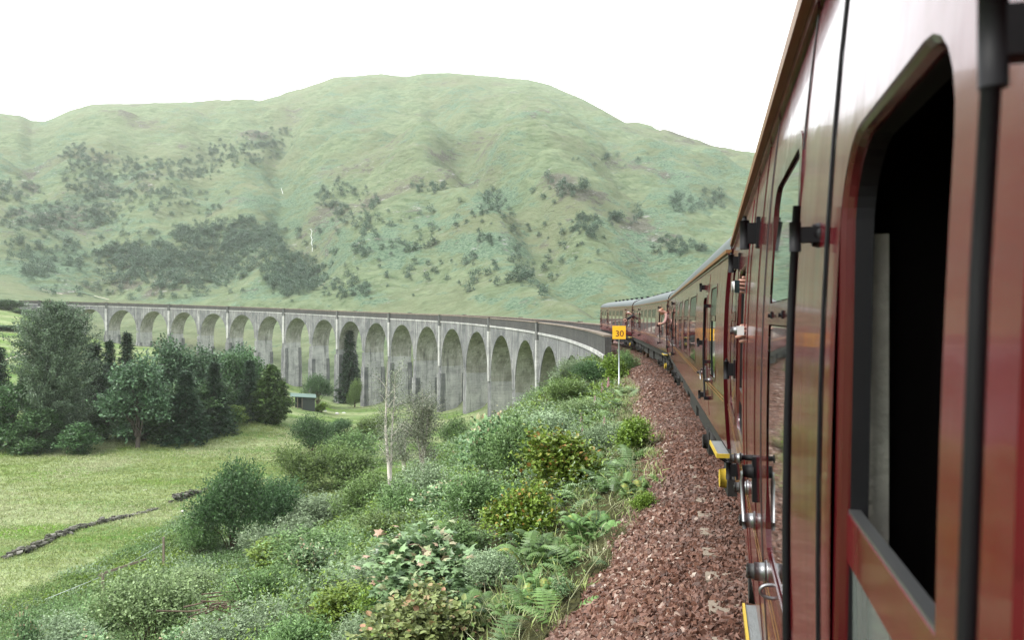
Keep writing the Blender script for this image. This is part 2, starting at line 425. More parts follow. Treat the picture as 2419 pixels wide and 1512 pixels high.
# ballast
m, t, b = newmat('ballast_stone')
a = attr(t, 'tint')
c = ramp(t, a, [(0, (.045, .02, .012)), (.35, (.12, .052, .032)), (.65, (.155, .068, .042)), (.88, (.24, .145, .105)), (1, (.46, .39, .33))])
c = mixc(t, mrange(t, noise(t, 60, 4), .3, .75), c, mixc(t, .5, c, (.10, .06, .05)))
c = mixc(t, mrange(t, noise(t, .5, 4), .45, .7, 0, .35), c, (.12, .10, .09))
t.links.new(c, b.inputs['Base Color']); b.inputs['Roughness'].default_value = .55; b.inputs['Specular IOR Level'].default_value = .3
m, t, b = newmat('ballast_bed')
vo = N(t, 'ShaderNodeTexVoronoi'); vo.inputs['Scale'].default_value = 16
c0 = N(t, 'ShaderNodeTexCoord'); t.links.new(c0.outputs['Object'], vo.inputs['Vector'])
sp = N(t, 'ShaderNodeSeparateColor'); t.links.new(vo.outputs['Color'], sp.inputs[0])
c = ramp(t, sp.outputs[0], [(0, (.06, .03, .025)), (.5, (.15, .07, .055)), (1, (.28, .15, .12))])
t.links.new(c, b.inputs['Base Color']); b.inputs['Roughness'].default_value = .8
bump(t, b, vo.outputs['Distance'], 1, -.05)

# viaduct concrete: board marks, lime runs, soot
def concrete(name, dark, light, soot=0.0, run=.85):
    m, t, b = newmat(name)
    vst = noise(t, 1.0, 7, .78, stretch=(1.5, 1.5, .09)); patch = noise(t, .35, 6, .68, dist=.4)
    board = noise(t, 1.0, 3, .6, stretch=(.25, .25, 5.5))
    c = mixc(t, mrange(t, patch, .36, .66), dark, light)
    c = mixc(t, mrange(t, vst, .54, .70, 0, run), c, (.66, .64, .60))
    c = mixc(t, mrange(t, vst, .34, .46, .85, 0), c, (.055, .06, .06))
    c = mixc(t, mrange(t, noise(t, 3.5, 5, .7), .5, .8, 0, .5), c, (.15, .15, .14))
    c = mixc(t, mrange(t, board, .4, .7, 0, .28), c, (.09, .09, .085))
    c = mixc(t, soot, c, (.03, .028, .026))
    t.links.new(c, b.inputs['Base Color']); b.inputs['Roughness'].default_value = .9
    bump(t, b, math_(t, 'ADD', board, noise(t, 8, 5)), .35, .05)
concrete('concrete_face', (.075, .08, .085), (.20, .205, .205), run=.7)
concrete('concrete_parapet', (.022, .023, .023), (.055, .052, .05), .25, run=.12)
concrete('concrete_coping', (.13, .10, .075), (.24, .19, .14), .1, run=.2)
concrete('concrete_soffit', (.20, .20, .16), (.42, .42, .37))
concrete('concrete_pier', (.27, .275, .27), (.50, .50, .48))
concrete('concrete_black', (.04, .045, .047), (.10, .105, .105), .2)
m, t, b = newmat('wallstone')
c = ramp(t, attr(t, 'tint'), [(0, (.03, .028, .022)), (.7, (.07, .064, .052)), (1, (.20, .19, .17))])
c = mixc(t, mrange(t, noise(t, 3, 5), .5, .7), c, (.07, .09, .04))
t.links.new(c, b.inputs['Base Color']); b.inputs['Roughness'].default_value = .95

# ------------------------------------------------------------------ land mesh
def land():
    ua = np.linspace(-900, 3000, 640); ba = np.arctan((ua-CX)/F)
    ba = np.concatenate([np.linspace(-math.pi, ba[0]-.02, 70), ba, np.linspace(ba[-1]+.02, math.pi, 60)])
    D = np.concatenate([np.geomspace(1.0, 300, 300), np.linspace(303, 1500, 330)])
    B, DD = np.meshgrid(ba, D, indexing='ij')
    r = DD/np.cos(np.clip(B, -.815, .83)); x = r*np.sin(B); y = r*np.cos(B)
    z = ground(x, y)
    nb, nd = B.shape
    px, Dp = uD(x, y); th = hillt(px, Dp); dist, ss = track_dist(x, y)
    k = lambda a, b, v: np.clip((v-a)/(b-a), 0, 1)
    embz = -1-.52*(dist-3.3)
    bank = k(0, .6, embz-(-16.5)+0.0)*k(70, 30, dist)*np.where(th < 0, 1, 0)
    Dv = np.interp(px, TAB[:, 0], TAB[:, 1])
    field = k(12, -6, DD*np.cos(0)-Dv+20*fbm(x/30, y/30, 3))*(1-bank)
    # image position of each land point: used only to say where bracken and heath GROW on the hill
    iy = CY-(z-CZ)/DD*F
    wx_ = 120*fbm(x/45, y/70, 4); wy_ = 60*fbm(x/45+50, y/70+9, 4)
    def spots(L):
        m_ = np.zeros(px.shape)
        for (cx, cy, rx, ry) in L: m_ = np.maximum(m_, np.exp(-(((px+wx_-cx)/rx)**2+((iy+wy_-cy)/ry)**2)**.8)*np.clip(.9+1.6*fbm(x/18, y/26, 3), 0, 1))
        return m_
    hillm = k(-.05, .02, th)
    brk = np.clip(.42+1.5*fbm(x/60, y/90, 3), 0, 1)*.75
    brk = np.maximum(brk, spots(BRACKEN))*hillm
    hea = np.clip(.18+1.6*fbm(x/70+9, y/60+4, 3), 0, 1)*.6
    hea = np.maximum(hea, spots(HEATH))*hillm
    brk = brk*(1-.7*k(.6, .95, th))
    mb = MB()
    i = np.arange(nb-1)[:, None]*nd+np.arange(nd-1)[None, :]
    f = np.stack([i, i+nd, i+nd+1, i+1], -1).reshape(-1, 4)[:, ::-1]
    mb.add(np.stack([x, y, z], -1).reshape(-1, 3), f, smooth=True)
    o = mb.build('ground', MAT['land'])
    for n_, a in (('field', field), ('bracken', brk), ('heath', hea), ('bank', bank)):
        at_ = o.data.attributes.new(n_, 'FLOAT', 'POINT'); at_.data.foreach_set('value', a.ravel().astype(np.float32))
    tag(o, kind='structure')
BRACKEN = [(860, 600, 130, 60), (1150, 580, 120, 50), (1380, 690, 130, 45), (640, 480, 60, 25), (120, 520, 150, 60), (560, 470, 110, 30), (1500, 560, 120, 60), (760, 540, 60, 60), (1180, 470, 100, 30), (90, 620, 160, 40), (860, 700, 60, 25), (1620, 480, 90, 60), (1000, 520, 90, 40)]
HEATH = [(1310, 420, 45, 32), (1370, 455, 30, 15), (930, 498, 60, 22), (620, 320, 70, 14), (430, 335, 60, 12), (1480, 372, 60, 18), (1560, 405, 60, 18), (300, 690, 200, 22), (80, 700, 140, 25), (1500, 520, 70, 22), (1040, 365, 40, 10), (1000, 640, 40, 8), (1520, 250, 70, 20), (60, 440, 60, 30), (1560, 560, 60, 16), (1260, 270, 40, 12)]
land()

# ------------------------------------------------------------------ haze
hb = MB().box(-2300, 2300, -2300, 1800, -26, 560)
m = bpy.data.materials.new('haze_air'); m.use_nodes = True; t = m.node_tree; t.nodes.clear()
o_ = N(t, 'ShaderNodeOutputMaterial'); pv = N(t, 'ShaderNodeVolumePrincipled')
pv.inputs['Color'].default_value = (.95, .98, .96, 1); pv.inputs['Density'].default_value = .00014; pv.inputs['Anisotropy'].default_value = .2
t.links.new(pv.outputs[0], o_.inputs['Volume'])
if USE_HAZE:
    hz = hb.build('haze', m); tag(hz, kind='stuff')
# ------------------------------------------------------------------ viaduct
PITCH, A0 = 17.15, 75.5               # metres between arches, first arch's middle
NA = 20; HS = 7.55; VW = 2.75         # number, half span, half width
S_BEG, S_END = 50.0, A0+PITCH*(NA-1)+PITCH/2+12
def ztop(s): return zt(s)+1.05
via = empty('viaduct', (0, 0, 0))
tag(via, 'long curved concrete railway viaduct with a row of round arches crossing the valley', 'viaduct')
def strip(mb, s, o0, z0, o1, z1, **k):
    """ribbon along the curve between two edges given as offset and height"""
    s = np.asarray(s, float); a = tp(s, o0, z0); b_ = tp(s, o1, z1); n = len(s)
    mb.add(np.concatenate([a, b_]), [(i, i+1, n+i+1, n+i) for i in range(n-1)], **k)
for i in range(NA):
    sc_ = A0+PITCH*i; crown = ztop(sc_)-2.75; spring = crown-HS
    mb = MB(); th = np.linspace(math.pi, 0, 29); ax = sc_+HS*np.cos(th); az = spring+HS*np.sin(th)
    hp = PITCH/2
    zs = spring-.6
    for side in (-1, 1):
        zt_ = ztop(ax)-1.35
        strip(mb, ax, side*VW, az, side*VW, zt_)
        for a_, b_ in ((sc_-hp, sc_-HS), (sc_+HS, sc_+hp)):
            ss = np.linspace(a_, b_, 3); strip(mb, ss, side*VW, zs, side*VW, ztop(ss)-1.35)
    for j in range(28):                                   # soffit
        q = tp(ax[[j, j+1, j+1, j]], np.array([-VW, -VW, VW, VW]), az[[j, j+1, j+1, j]])
        mb.add(q, [(0, 1, 2, 3)], mat=1, smooth=False)
    for e in (-1, 1):
        q = tp(np.full(4, sc_+e*HS), np.array([-VW, VW, VW, -VW]), np.array([zs, zs, spring, spring])); mb.add(q, [(0, 1, 2, 3)], mat=1)
    a_ = mb.build('arch', [MAT['concrete_face'], MAT['concrete_soffit']], via)
    # raised ring of the arch on the inside face
    mb = MB(); r0, r1 = HS-.0, HS+.62
    for side in (-1, 1):
        o_ = side*(VW+.07)
        for (ra, oa, rb, ob) in ((r0, side*(VW-.02), r0, o_), (r0, o_, r1, o_), (r1, o_, r1, side*(VW-.02))):
            strip_s = sc_+np.cos(th); A = tp(sc_+ra*np.cos(th), oa, spring+ra*np.sin(th)); B = tp(sc_+rb*np.cos(th), ob, spring+rb*np.sin(th)); n = len(th)
            mb.add(np.concatenate([A, B]), [(k_, k_+1, n+k_+1, n+k_) for k_ in range(n-1)])
    mb.build('arch_ring', MAT['concrete_face'], a_)
    # the pier on the far side of this arch
    if i < NA:
        s1 = sc_+hp; gmin = min(gz(*tr(s1, o)) for o in (-4, 0, 4))-1.5
        wide = (i % 6 == 3)
        hwid = (hp-HS)+(0.0)
        mb = MB(); ht = zs
        if ht-gmin > .5:
            for (zb, z1, ex, ey) in ((gmin, ht, 0, 0),):
                nn = 6; zz = np.linspace(zb, z1, nn)
                for j in range(nn-1):
                    for (sa, oa, sb, ob) in ((s1-hwid, -VW, s1+hwid, -VW), (s1+hwid, -VW, s1+hwid, VW), (s1+hwid, VW, s1-hwid, VW), (s1-hwid, VW, s1-hwid, -VW)):
                        b0 = (z1-zz[j])*.012; b1 = (z1-zz[j+1])*.012
                        f_ = lambda s_, o_, b_: tr(s_+np.sign(s_-s1)*b_, o_*(1+b_/VW))
                        P_ = [(*f_(sa, oa, b0), zz[j]), (*f_(sb, ob, b0), zz[j]), (*f_(sb, ob, b1), zz[j+1]), (*f_(sa, oa, b1), zz[j+1])]
                        mb.add(P_, [(0, 1, 2, 3)], mat=0 if abs(sa-sb) < .01 else 1)
            p_ = mb.build('pier', [MAT['concrete_pier'], MAT['concrete_face']], via)
            # thickened foot with a dark weathered cap
            top = spring-(2.2 if i % 2 else 4.6)
            if top > gmin+2 and i > 4:
                e = .12 if not wide else .45; d = .24; bt = (zs-gmin)*.013
                for sg in (-1, 1):
                    mb = MB()
                    for (sa, oa, sb, ob) in ((s1-hwid-e, VW+d, s1+hwid+e, VW+d), (s1+hwid+e, VW+d, s1+hwid+e, VW-.9), (s1-hwid-e, VW-.9, s1-hwid-e, VW+d)):
                        ba_, bb_ = np.sign(sa-s1)*bt, np.sign(sb-s1)*bt; oa_, ob_ = [o_+(bt if o_ > VW else 0) for o_ in (oa, ob)]; P_ = [(*tr(sa+ba_, sg*oa_), gmin), (*tr(sb+bb_, sg*ob_), gmin), (*tr(sb, sg*ob), top), (*tr(sa, sg*oa), top)]; mb.add(P_, [(0, 1, 2, 3)], mat=2 if sa == sb else 0)
                    P_ = [(*tr(s1-hwid-e, sg*(VW+d)), top), (*tr(s1+hwid+e, sg*(VW+d)), top), (*tr(s1+hwid+e, sg*(VW-.9)), top), (*tr(s1-hwid-e, sg*(VW-.9)), top)]; mb.add(P_, [(0, 1, 2, 3)], mat=1)
                    mb.build('buttress', [MAT['concrete_face'], MAT['concrete_black'], MAT['concrete_face']], via)
        if i % 2 == 1 or i == NA-1:            # pilaster rising to the parapet over every second pier
            w_ = .55
            for side in (-1, 1):
                mb = MB(); o0, o1 = side*VW, side*(VW+.3); z0, z1 = zs, ztop(s1)-2.35
                P_ = lambda sa, oa, sb, ob, za, zb: [(*tr(sa, oa), za), (*tr(sb, ob), za), (*tr(sb, ob), zb), (*tr(sa, oa), zb)]
                for args in ((s1-w_, o0, s1-w_, o1), (s1-w_, o1, s1+w_, o1), (s1+w_, o1, s1+w_, o0)):
                    mb.add(P_(*args, z0, z1), [(0, 1, 2, 3)])
                    mb.add(P_(*args, z1, ztop(s1)-.02), [(0, 1, 2, 3)], mat=1)
                for args in ((s1-w_-.12, o0, s1-w_-.12, o1+side*.1), (s1-w_-.12, o1+side*.1, s1+w_+.12, o1+side*.1), (s1+w_+.12, o1+side*.1, s1+w_+.12, o0)):
                    mb.add(P_(*args, ztop(s1)-.02, ztop(s1)+.14), [(0, 1, 2, 3)], mat=2)
                q = [(*tr(s1-w_-.12, side*(VW-.5)), ztop(s1)+.14), (*tr(s1+w_+.12, side*(VW-.5)), ztop(s1)+.14), (*tr(s1+w_+.12, o1+side*.1), ztop(s1)+.14), (*tr(s1-w_-.12, o1+side*.1), ztop(s1)+.14)]
                mb.add(q, [(0, 1, 2, 3)], mat=2)
                mb.build('pilaster', [MAT['concrete_pier'], MAT['concrete_black'], MAT['concrete_coping']], via)
# abutments at both ends
for (sa, sb) in ((S_BEG, A0-PITCH/2), (A0+PITCH*(NA-.5), S_END)):
    mb = MB(); ss = np.linspace(sa, sb, 8)
    for side in (-1, 1): strip(mb, ss, side*VW, -22, side*VW, ztop(ss)-1.35)
    for s_ in (sa, sb):
        q = [(*tr(s_, -VW), -22), (*tr(s_, VW), -22), (*tr(s_, VW), ztop(s_)-1.35), (*tr(s_, -VW), ztop(s_)-1.35)]; mb.add(q, [(0, 1, 2, 3)])
    mb.build('abutment', MAT['concrete_face'], via)
# string course, parapets, coping, deck
ss = np.arange(S_BEG, S_END, 2.0)
for side in (-1, 1):
    o0, o1 = side*(VW+.12), side*(VW-.05)
    mb = MB(); zb = ztop(ss)-1.6; z1 = ztop(ss)-1.32
    strip(mb, ss, o1, zb, o0, zb); strip(mb, ss, o0, zb, o0, z1); strip(mb, ss, o0, z1, o1, z1)
    mb.build('string_course', MAT['concrete_pier'], via)
    mb = MB(); oi = side*(VW-.42)
    strip(mb, ss, side*(VW+.003), z1-.05, side*(VW+.003), ztop(ss)-.13); strip(mb, ss, oi, z1-.4, oi, ztop(ss)-.13)
    for s_ in (ss[0], ss[-1]):
        q = [(*tr(s_, oi), ztop(s_)-1.7), (*tr(s_, side*VW), ztop(s_)-1.7), (*tr(s_, side*VW), ztop(s_)-.13), (*tr(s_, oi), ztop(s_)-.13)]; mb.add(q, [(0, 1, 2, 3)])
    p_ = mb.build('parapet', MAT['concrete_parapet'], via)
    mb = MB(); c0, c1 = side*(VW+.08), side*(VW-.5); za, zb_ = ztop(ss)-.13, ztop(ss)
    strip(mb, ss, c0, za, c0, zb_); strip(mb, ss, c0, zb_, c1, zb_); strip(mb, ss, c1, zb_, c1, za); strip(mb, ss, c1, za, c0, za)
    for s_ in (ss[0], ss[-1]):
        q = [(*tr(s_, c0), ztop(s_)-.13), (*tr(s_, c1), ztop(s_)-.13), (*tr(s_, c1), ztop(s_)), (*tr(s_, c0), ztop(s_))]; mb.add(q, [(0, 1, 2, 3)])
    mb.build('coping', MAT['concrete_coping'], p_)
mb = MB(); strip(mb, ss, -VW+.4, zt(ss)-.35, VW-.4, zt(ss)-.35); mb.build('deck', MAT['ballast_bed'], via)

# ------------------------------------------------------------------ permanent way
ss = np.arange(-8, 400, 1.0)
prof = [(-3.75, -1.5), (-3.35, -1.0), (-2.65, -.62), (-1.95, -.20), (-1.45, -.08), (-1.2, -.05), (1.3, -.05), (1.95, -.2), (3.4, -1.0), (3.8, -1.5)]
def bedz(o): return np.interp(o, [p[0] for p in prof], [p[1] for p in prof])
mb = MB(); s1 = ss[ss <= 54]
sh_ = lambda o_: o_ if o_ > -1.96 else np.maximum(o_, -ftf(s1)-.15)
for (oa, za), (ob, zb) in zip(prof[:-1], prof[1:]): strip(mb, s1, sh_(oa), zt(s1)+bedz(sh_(oa))-.05, sh_(ob), zt(s1)+bedz(sh_(ob))-.05)
s2 = ss[ss >= 52]; strip(mb, s2, -2.2, zt(s2)-.2, 2.2, zt(s2)-.2)
tag(mb.build('track_bed', MAT['ballast_bed']), kind='structure')
mb = MB()
def stones(n, sa, sb, oa, ob, size, power=1.0):
    s_ = sa+(sb-sa)*rng.random(n)**power; o_ = oa+(ob-oa)*rng.random(n)
    lim = -ftf(s_)-.1; o_ = np.where(o_ < lim, lim-rng.random(n)**3*.5, o_)
    z_ = zt(s_)+bedz(o_)-.05+rng.random(n)*size*.45
    c_ = tp(s_, o_, z_); sz = size*(.55+.75*rng.random(n)**1.5)
    base = np.array([(-1, -1, -1), (1, -1, -1), (1, 1, -1), (-1, 1, -1), (-1, -1, 1), (1, -1, 1), (1, 1, 1), (-1, 1, 1)], float)*.5
    v = base[None]*(1+.0*rng.random((n, 8, 3)))+(rng.random((n, 8, 3))-.5)*.62
    v *= np.array([1, .8, .55])[None, None]*(.75+.5*rng.random((n, 1, 3)))*sz[:, None, None]
    q = rng.normal(size=(n, 4)); q /= np.linalg.norm(q, axis=1)[:, None]; a, b_, c, d = q.T
    M = np.stack([1-2*(c*c+d*d), 2*(b_*c-a*d), 2*(b_*d+a*c), 2*(b_*c+a*d), 1-2*(b_*b_+d*d), 2*(c*d-a*b_), 2*(b_*d-a*c), 2*(c*d+a*b_), 1-2*(b_*b_+c*c)], -1).reshape(n, 3, 3)
    v = np.einsum('nij,nkj->nki', M, v)+c_[:, None, :]
    F_ = np.array([(0, 3, 2, 1), (4, 5, 6, 7), (0, 1, 5, 4), (1, 2, 6, 5), (2, 3, 7, 6), (3, 0, 4, 7)])
    f = (np.arange(n)[:, None, None]*8+F_[None]).reshape(-1, 4)
    mb.add(v.reshape(-1, 3), f, tint=np.repeat(rng.random(n)*np.where(o_ > -1.75+.25*rng.normal(size=n), .5, 1), 6))  # stones close to the train tinted darker: its shade put into their colour
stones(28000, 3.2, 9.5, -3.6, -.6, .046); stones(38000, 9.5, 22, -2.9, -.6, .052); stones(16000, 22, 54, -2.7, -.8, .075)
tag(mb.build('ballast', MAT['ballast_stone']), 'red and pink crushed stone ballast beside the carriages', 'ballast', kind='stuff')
for side, nm in ((-1, 'left'), (1, 'right')):
    mb = MB(); o0 = side*.7525; sr = np.arange(-6, 120, 1.5)
    pr = [(-.035, 0), (.035, 0), (.035, -.03), (.01, -.04), (.01, -.12), (.07, -.14), (-.07, -.14), (-.01, -.12), (-.01, -.04), (-.035, -.03)]
    for (a1, b1), (a2, b2) in zip(pr, pr[1:]+pr[:1]): strip(mb, sr, o0+a1, zt(sr)+b1, o0+a2, zt(sr)+b2)
    tag(mb.build('rail', MAT['rust_rail']), f'rusty steel rail under the train on the {nm} side', 'rail', 'rails of the single track')
sl = MB().box(-1.45, 1.25, -.125, .125, -.26, -.09).build('sleeper', MAT['old_wood']); first = True
for s_ in np.arange(4.2, 24, .75):
    o_ = sl if first else sl.copy()
    if not first: C.objects.link(o_)
    first = False; x_, y_ = tr(s_); o_.location = (float(x_), float(y_), float(zt(s_))+.004); o_.rotation_euler = (0, 0, -heading(s_))
    tag(o_, 'dark wooden sleeper end half buried in red ballast under the carriages', 'sleeper', 'sleepers under the train')

# ------------------------------------------------------------------ carriages
# local axes: x forward along the car, y to the visible left side, z up from the rail
UZ = [1.04, 1.25, 1.5, 1.85, 2.2, 2.5, 2.7, 2.88]; UU = [1.335, 1.352, 1.366, 1.372, 1.368, 1.352, 1.334, 1.312]
_pu = np.polyfit(np.array(UZ)-2, UU, 4); _pd = np.polyder(_pu)
def uz(z): return np.polyval(_pu, np.asarray(z, float)-2)
HL = 9.8
def rrect(x0, x1, z0, z1, r, n=5):
    r = min(r, (x1-x0)/2-.001, (z1-z0)/2-.001); P_ = []
    for cx_, cz_, a0 in ((x1-r, z1-r, 0), (x0+r, z1-r, 90), (x0+r, z0+r, 180), (x1-r, z0+r, 270)):
        for k_ in range(n+1):
            a = R_(a0+90*k_/n); P_.append((cx_+r*math.cos(a), cz_+r*math.sin(a)))
    return P_
def inrr(p, q):
    x0, x1, z0, z1, r = q; x, z = p
    if not (x0 < x < x1 and z0 < z < z1): return False
    dx = max(x0+r-x, x-(x1-r), 0); dz = max(z0+r-z, z-(z1-r), 0)
    return dx*dx+dz*dz < r*r*1.0001 or dx == 0 or dz == 0
def patch(mb, outer, holes, outset=0.0, side=1, step=.07, mat=0, seg=None):
    """curved sheet: rounded rectangle outer with rounded rectangle holes, bent to the body's section"""
    V = []; E = []
    def loop(q, seg_n):
        P_ = rrect(*q, seg_n); i0 = len(V); V.extend(P_); E.extend([(i0+i, i0+(i+1) % len(P_)) for i in range(len(P_))])
    loop(outer, 5); [loop(h, seg or 6) for h in holes]
    x0, x1, z0, z1, r = outer
    for z in np.arange(math.ceil(z0/step)*step, z1, step):
        if z-z0 < .01 or z1-z < .01: continue
        xa, xb = x0+1e-4, x1-1e-4
        if r > .01:
            dz = max(z0+r-z, z-(z1-r), 0)
            if dz > 0: k_ = r-math.sqrt(max(r*r-dz*dz, 0)); xa += k_; xb -= k_
        V.append((xa, z)); V.append((xb, z)); E.append((len(V)-2, len(V)-1))
    vo_, _, fo, *_ = delaunay_2d_cdt([Vector(p) for p in V], E, [], 0, 1e-5)
    vo_ = np.array([(p.x, p.y) for p in vo_]); keep = []
    for f in fo:
        c_ = vo_[list(f)].mean(0)
        if inrr(c_, outer) and not any(inrr(c_, h) for h in holes): keep.append(f if side > 0 else f[::-1])
    P3 = np.stack([vo_[:, 0], side*(uz(vo_[:, 1])+outset), vo_[:, 1]], -1)
    sl_ = np.polyval(_pd, vo_[:, 1]-2); NR = np.stack([np.zeros(len(sl_)), side*np.ones(len(sl_)), -sl_], -1); NR /= np.linalg.norm(NR, axis=1)[:, None]
    for n_ in set(map(len, keep)):
        mb.add(P3, [f[::-1] for f in keep if len(f) == n_], smooth=True, mat=mat, nrm=NR)
def ring(mb, q0, q1, steps, side=1, mat=0, n=6):
    """moulding swept round a rounded rectangle; steps = list of (t between q0 and q1, outset)"""
    loops = []
    for t_, o_ in steps:
        q = [a*(1-t_)+b_*t_ for a, b_ in zip(q0, q1)]; P_ = np.array(rrect(*q, n))
        loops.append(np.stack([P_[:, 0], side*(uz(P_[:, 1])+o_), P_[:, 1]], -1))
    k_ = len(loops[0]); f = []
    for i in range(len(loops)-1):
        for j in range(k_): f.append((i*k_+j, i*k_+(j+1) % k_, (i+1)*k_+(j+1) % k_, (i+1)*k_+j)[::side])
    mb.add(np.concatenate(loops), f, mat=mat)
def grow(q, d, rr=None): x0, x1, z0, z1, r = q; return (x0-d, x1+d, z0-d, z1+d, (r+d) if rr is None else rr)
WZ0, WT0, WT1, WZ1 = 1.62, 2.235, 2.29, 2.60
def body_end(mb, x, s):
    zz = np.array(UZ); P_ = [(x, -uz(z), z) for z in zz]+[(x, u, z) for u, z in ROOF[::-1]][1:-1]+[(x, uz(z), z) for z in zz[::-1]]
    mb.add(P_, [list(range(len(P_)))[::s]])
_ra = np.linspace(0, math.pi, 21)
ROOF = [(1.31*math.cos(a), 2.88+.52*math.sin(a)**.8 if 0 < a < math.pi-1e-6 else 2.88) for a in _ra]
def make_coach(win, doors, opened=(), near=False, detail=True):
    root = empty('railway_carriage')
    holes = []
    for (a, b_) in win: holes.append((a, b_, WZ0, WZ1, .07))
    dh = [(a, b_, 1.10, 2.80, .03) for a, b_ in doors]
    for side in (1, -1):
        mb = MB(); patch(mb, (-HL, HL, 1.04, 2.885, .004), holes+dh, 0, side)
        mb.build('body_side', MAT['maroon'], root)
    for side in (1,) if not detail else (1, -1):
        for q in holes:
            mb = MB(); ring(mb, grow(q, .035), q, [(0, 0), (0, .004), (1, .004), (1, -.006)], side)
            # transom with its sliding ventilator rail
            x0, x1 = q[0]-.001, q[1]+.001
            for (za, zb, oo) in ((WT0, WT1, .004),):
                yy = [side*(uz(z)+o_) for z, o_ in ((za, -.012), (za, oo), (zb, oo), (zb, -.012))]; zz = (za, za, zb, zb)
                v = [(x_, y_, z_) for x_ in (x0, x1) for y_, z_ in zip(yy, zz)]
                mb.add(v, [(0, 1, 5, 4), (1, 2, 6, 5), (2, 3, 7, 6)])
            wd = mb.build('window', MAT['maroon_dark'], root)
            for (za, zb) in ((WZ0+.01, WT0-.004), (WT1+.004, WZ1-.01)):
                mb = MB(); patch(mb, (q[0]+.005, q[1]-.005, za, zb, .05), [], -.003, side, step=.15)
                mb.build('pane', MAT['window_glass' if za < 2 or near else 'vent_glass'], wd)
        for k_, (a, b_) in enumerate(doors):
            full = (a+.12, b_-.11, 1.66, 2.52, .09)
            if near: full = (a+.14, b_-.085, 1.62, 2.475, .10) if k_ == 0 else (a+.14, b_-.12, 1.62, 2.52, .10)
            mb = MB(); patch(mb, (a+.006, b_-.006, 1.106, 2.794, .03), [full], .003, side)
            ring(mb, (a+.006, b_-.006, 1.106, 2.794, .03), (a+.006, b_-.006, 1.106, 2.794, .03), [(0, -.04), (0, .003)], side)
            dr = mb.build('door', MAT['maroon'], root)
            mb = MB()
            if near: ring(mb, grow(full, .001), grow(full, -.012), [(0, .003), (.25, .001), (.6, -.003), (.9, -.010), (1, -.014)], side, n=10); ring(mb, grow(full, -.012), grow(full, -.014), [(0, -.013), (1, -.034)], side, mat=1, n=10)
            else: ring(mb, grow(full, .03), full, [(0, .003), (0, .008), (1, .008), (1, -.03)], side)
            mb.build('window_frame', [MAT['maroon_dark'], MAT['black_iron']], dr)
            zl = ((2.005, 1.85)[k_] if near else 2.02) if (side > 0 and k_ in opened) else 2.45
            mb = MB(); patch(mb, (full[0]+.01, full[1]-.01, full[2]+.01, zl-.05, .02), [], -.022 if zl < 2.3 else -.012, side, step=.15); mb.build('pane', MAT['clear_glass' if near and k_ == 0 else 'window_glass'], dr)
            mb = MB(); y_ = side*(uz(zl)-.024); mb.box(full[0]+.005, full[1]-.005, y_-.009, y_+.009, zl-.06, zl)
            if near: mb.box(full[0]+.006, full[1]-.006, y_-.007, y_+.007, zl, zl+.005, mat=1)
            mb.build('drop_window_rail', [MAT['maroon'], MAT['chrome']], dr)
            if side < 0 or near: continue
            # hinges at the far jamb, lock handle at the near edge, buffers, grab rail
            for z_ in (2.66, 1.95, 1.28):
                mb = MB(); mb.box(b_-.05, b_+.045, uz(z_), uz(z_)+.05, z_-.03, z_+.03); mb.cyl((b_-.002, uz(z_)+.052, z_-.055), (b_-.002, uz(z_)+.052, z_+.055), .017)
                mb.build('hinge', MAT['black_iron'], dr)
            mb = MB(); z_ = 1.62; y_ = uz(z_); mb.box(a+.03, a+.075, y_, y_+.02, z_-.07, z_+.07); mb.cyl((a+.05, y_+.01, z_+.03), (a+.05, y_+.07, z_+.03), .016)
            mb.tube([(a+.05, y_+.065, z_+.03), (a+.05, y_+.075, z_), (a+.05, y_+.07, z_-.09)], .009)
            mb.build('door_handle', MAT['chrome'], dr)
            for x_ in (a-.25, b_+.3):
                mb = MB(); z_ = 1.545; y_ = uz(z_); mb.cyl((x_, y_, z_), (x_, y_+.028, z_), .024); mb.cyl((x_, y_+.028, z_), (x_, y_+.055, z_), .019, mat=1)
                mb.build('door_stop', [MAT['chrome'], MAT['rubber']], root)
            mb = MB(); x_ = a-.09
            mb.tube([(x_, uz(1.3)+.045, 1.3), (x_, uz(1.6)+.045, 1.6), (x_, uz(2.0)+.045, 2.0), (x_, uz(2.42)+.045, 2.42)], .012)
            for z_ in (1.32, 1.75, 2.41): mb.box(x_-.015, x_+.03, uz(z_)-.002, uz(z_)+.055, z_-.02, z_+.02)
            mb.build('grab_rail', MAT['black_iron'], root)
            if k_: continue
            sa_, sb_ = (a, b_) if k_ else (-HL+.15, -HL+.95); mb = MB(); mb.box(sa_, sb_, 1.30, 1.41, .93, .965); mb.box(sa_-.005, sb_+.005, 1.41, 1.422, .93, .970, mat=1); mb.box(sa_-.015, sa_, 1.30, 1.422, .93, .970, mat=1)
            for x_ in (sa_+.1, sb_-.1): mb.bar((x_, 1.4, .93), (x_, 1.2, .80), .03, .03, mat=2)
            mb.build('step_board', [MAT['step_grey'], MAT['yellow_paint'], MAT['black_iron']], root)
    for z0 in (1.478, 1.515):
        for side in (1, -1):
            mb = MB(); xs = [(-HL+.03, HL-.03)]
            cuts = [(a-.004, b_+.004) for a, b_ in doors]
            for x0, x1 in xs:
                y = [side*(uz(z0)+.0045), side*(uz(z0+.012)+.0045)]
                mb.add([(x0, y[0], z0), (x1, y[0], z0), (x1, y[1], z0+.008), (x0, y[1], z0+.008)], [(0, 1, 2, 3)[::side]])
            mb.build('lining', MAT['gold'], root)
    mb = MB(); n_ = len(ROOF); v = [(x_, u, z) for x_ in (-HL-.02, HL+.02) for u, z in ROOF]
    mb.add(v, [(i, i+1, n_+i+1, n_+i) for i in range(n_-1)], smooth=True)
    ro = mb.build('roof', MAT['roof_grey'], root)
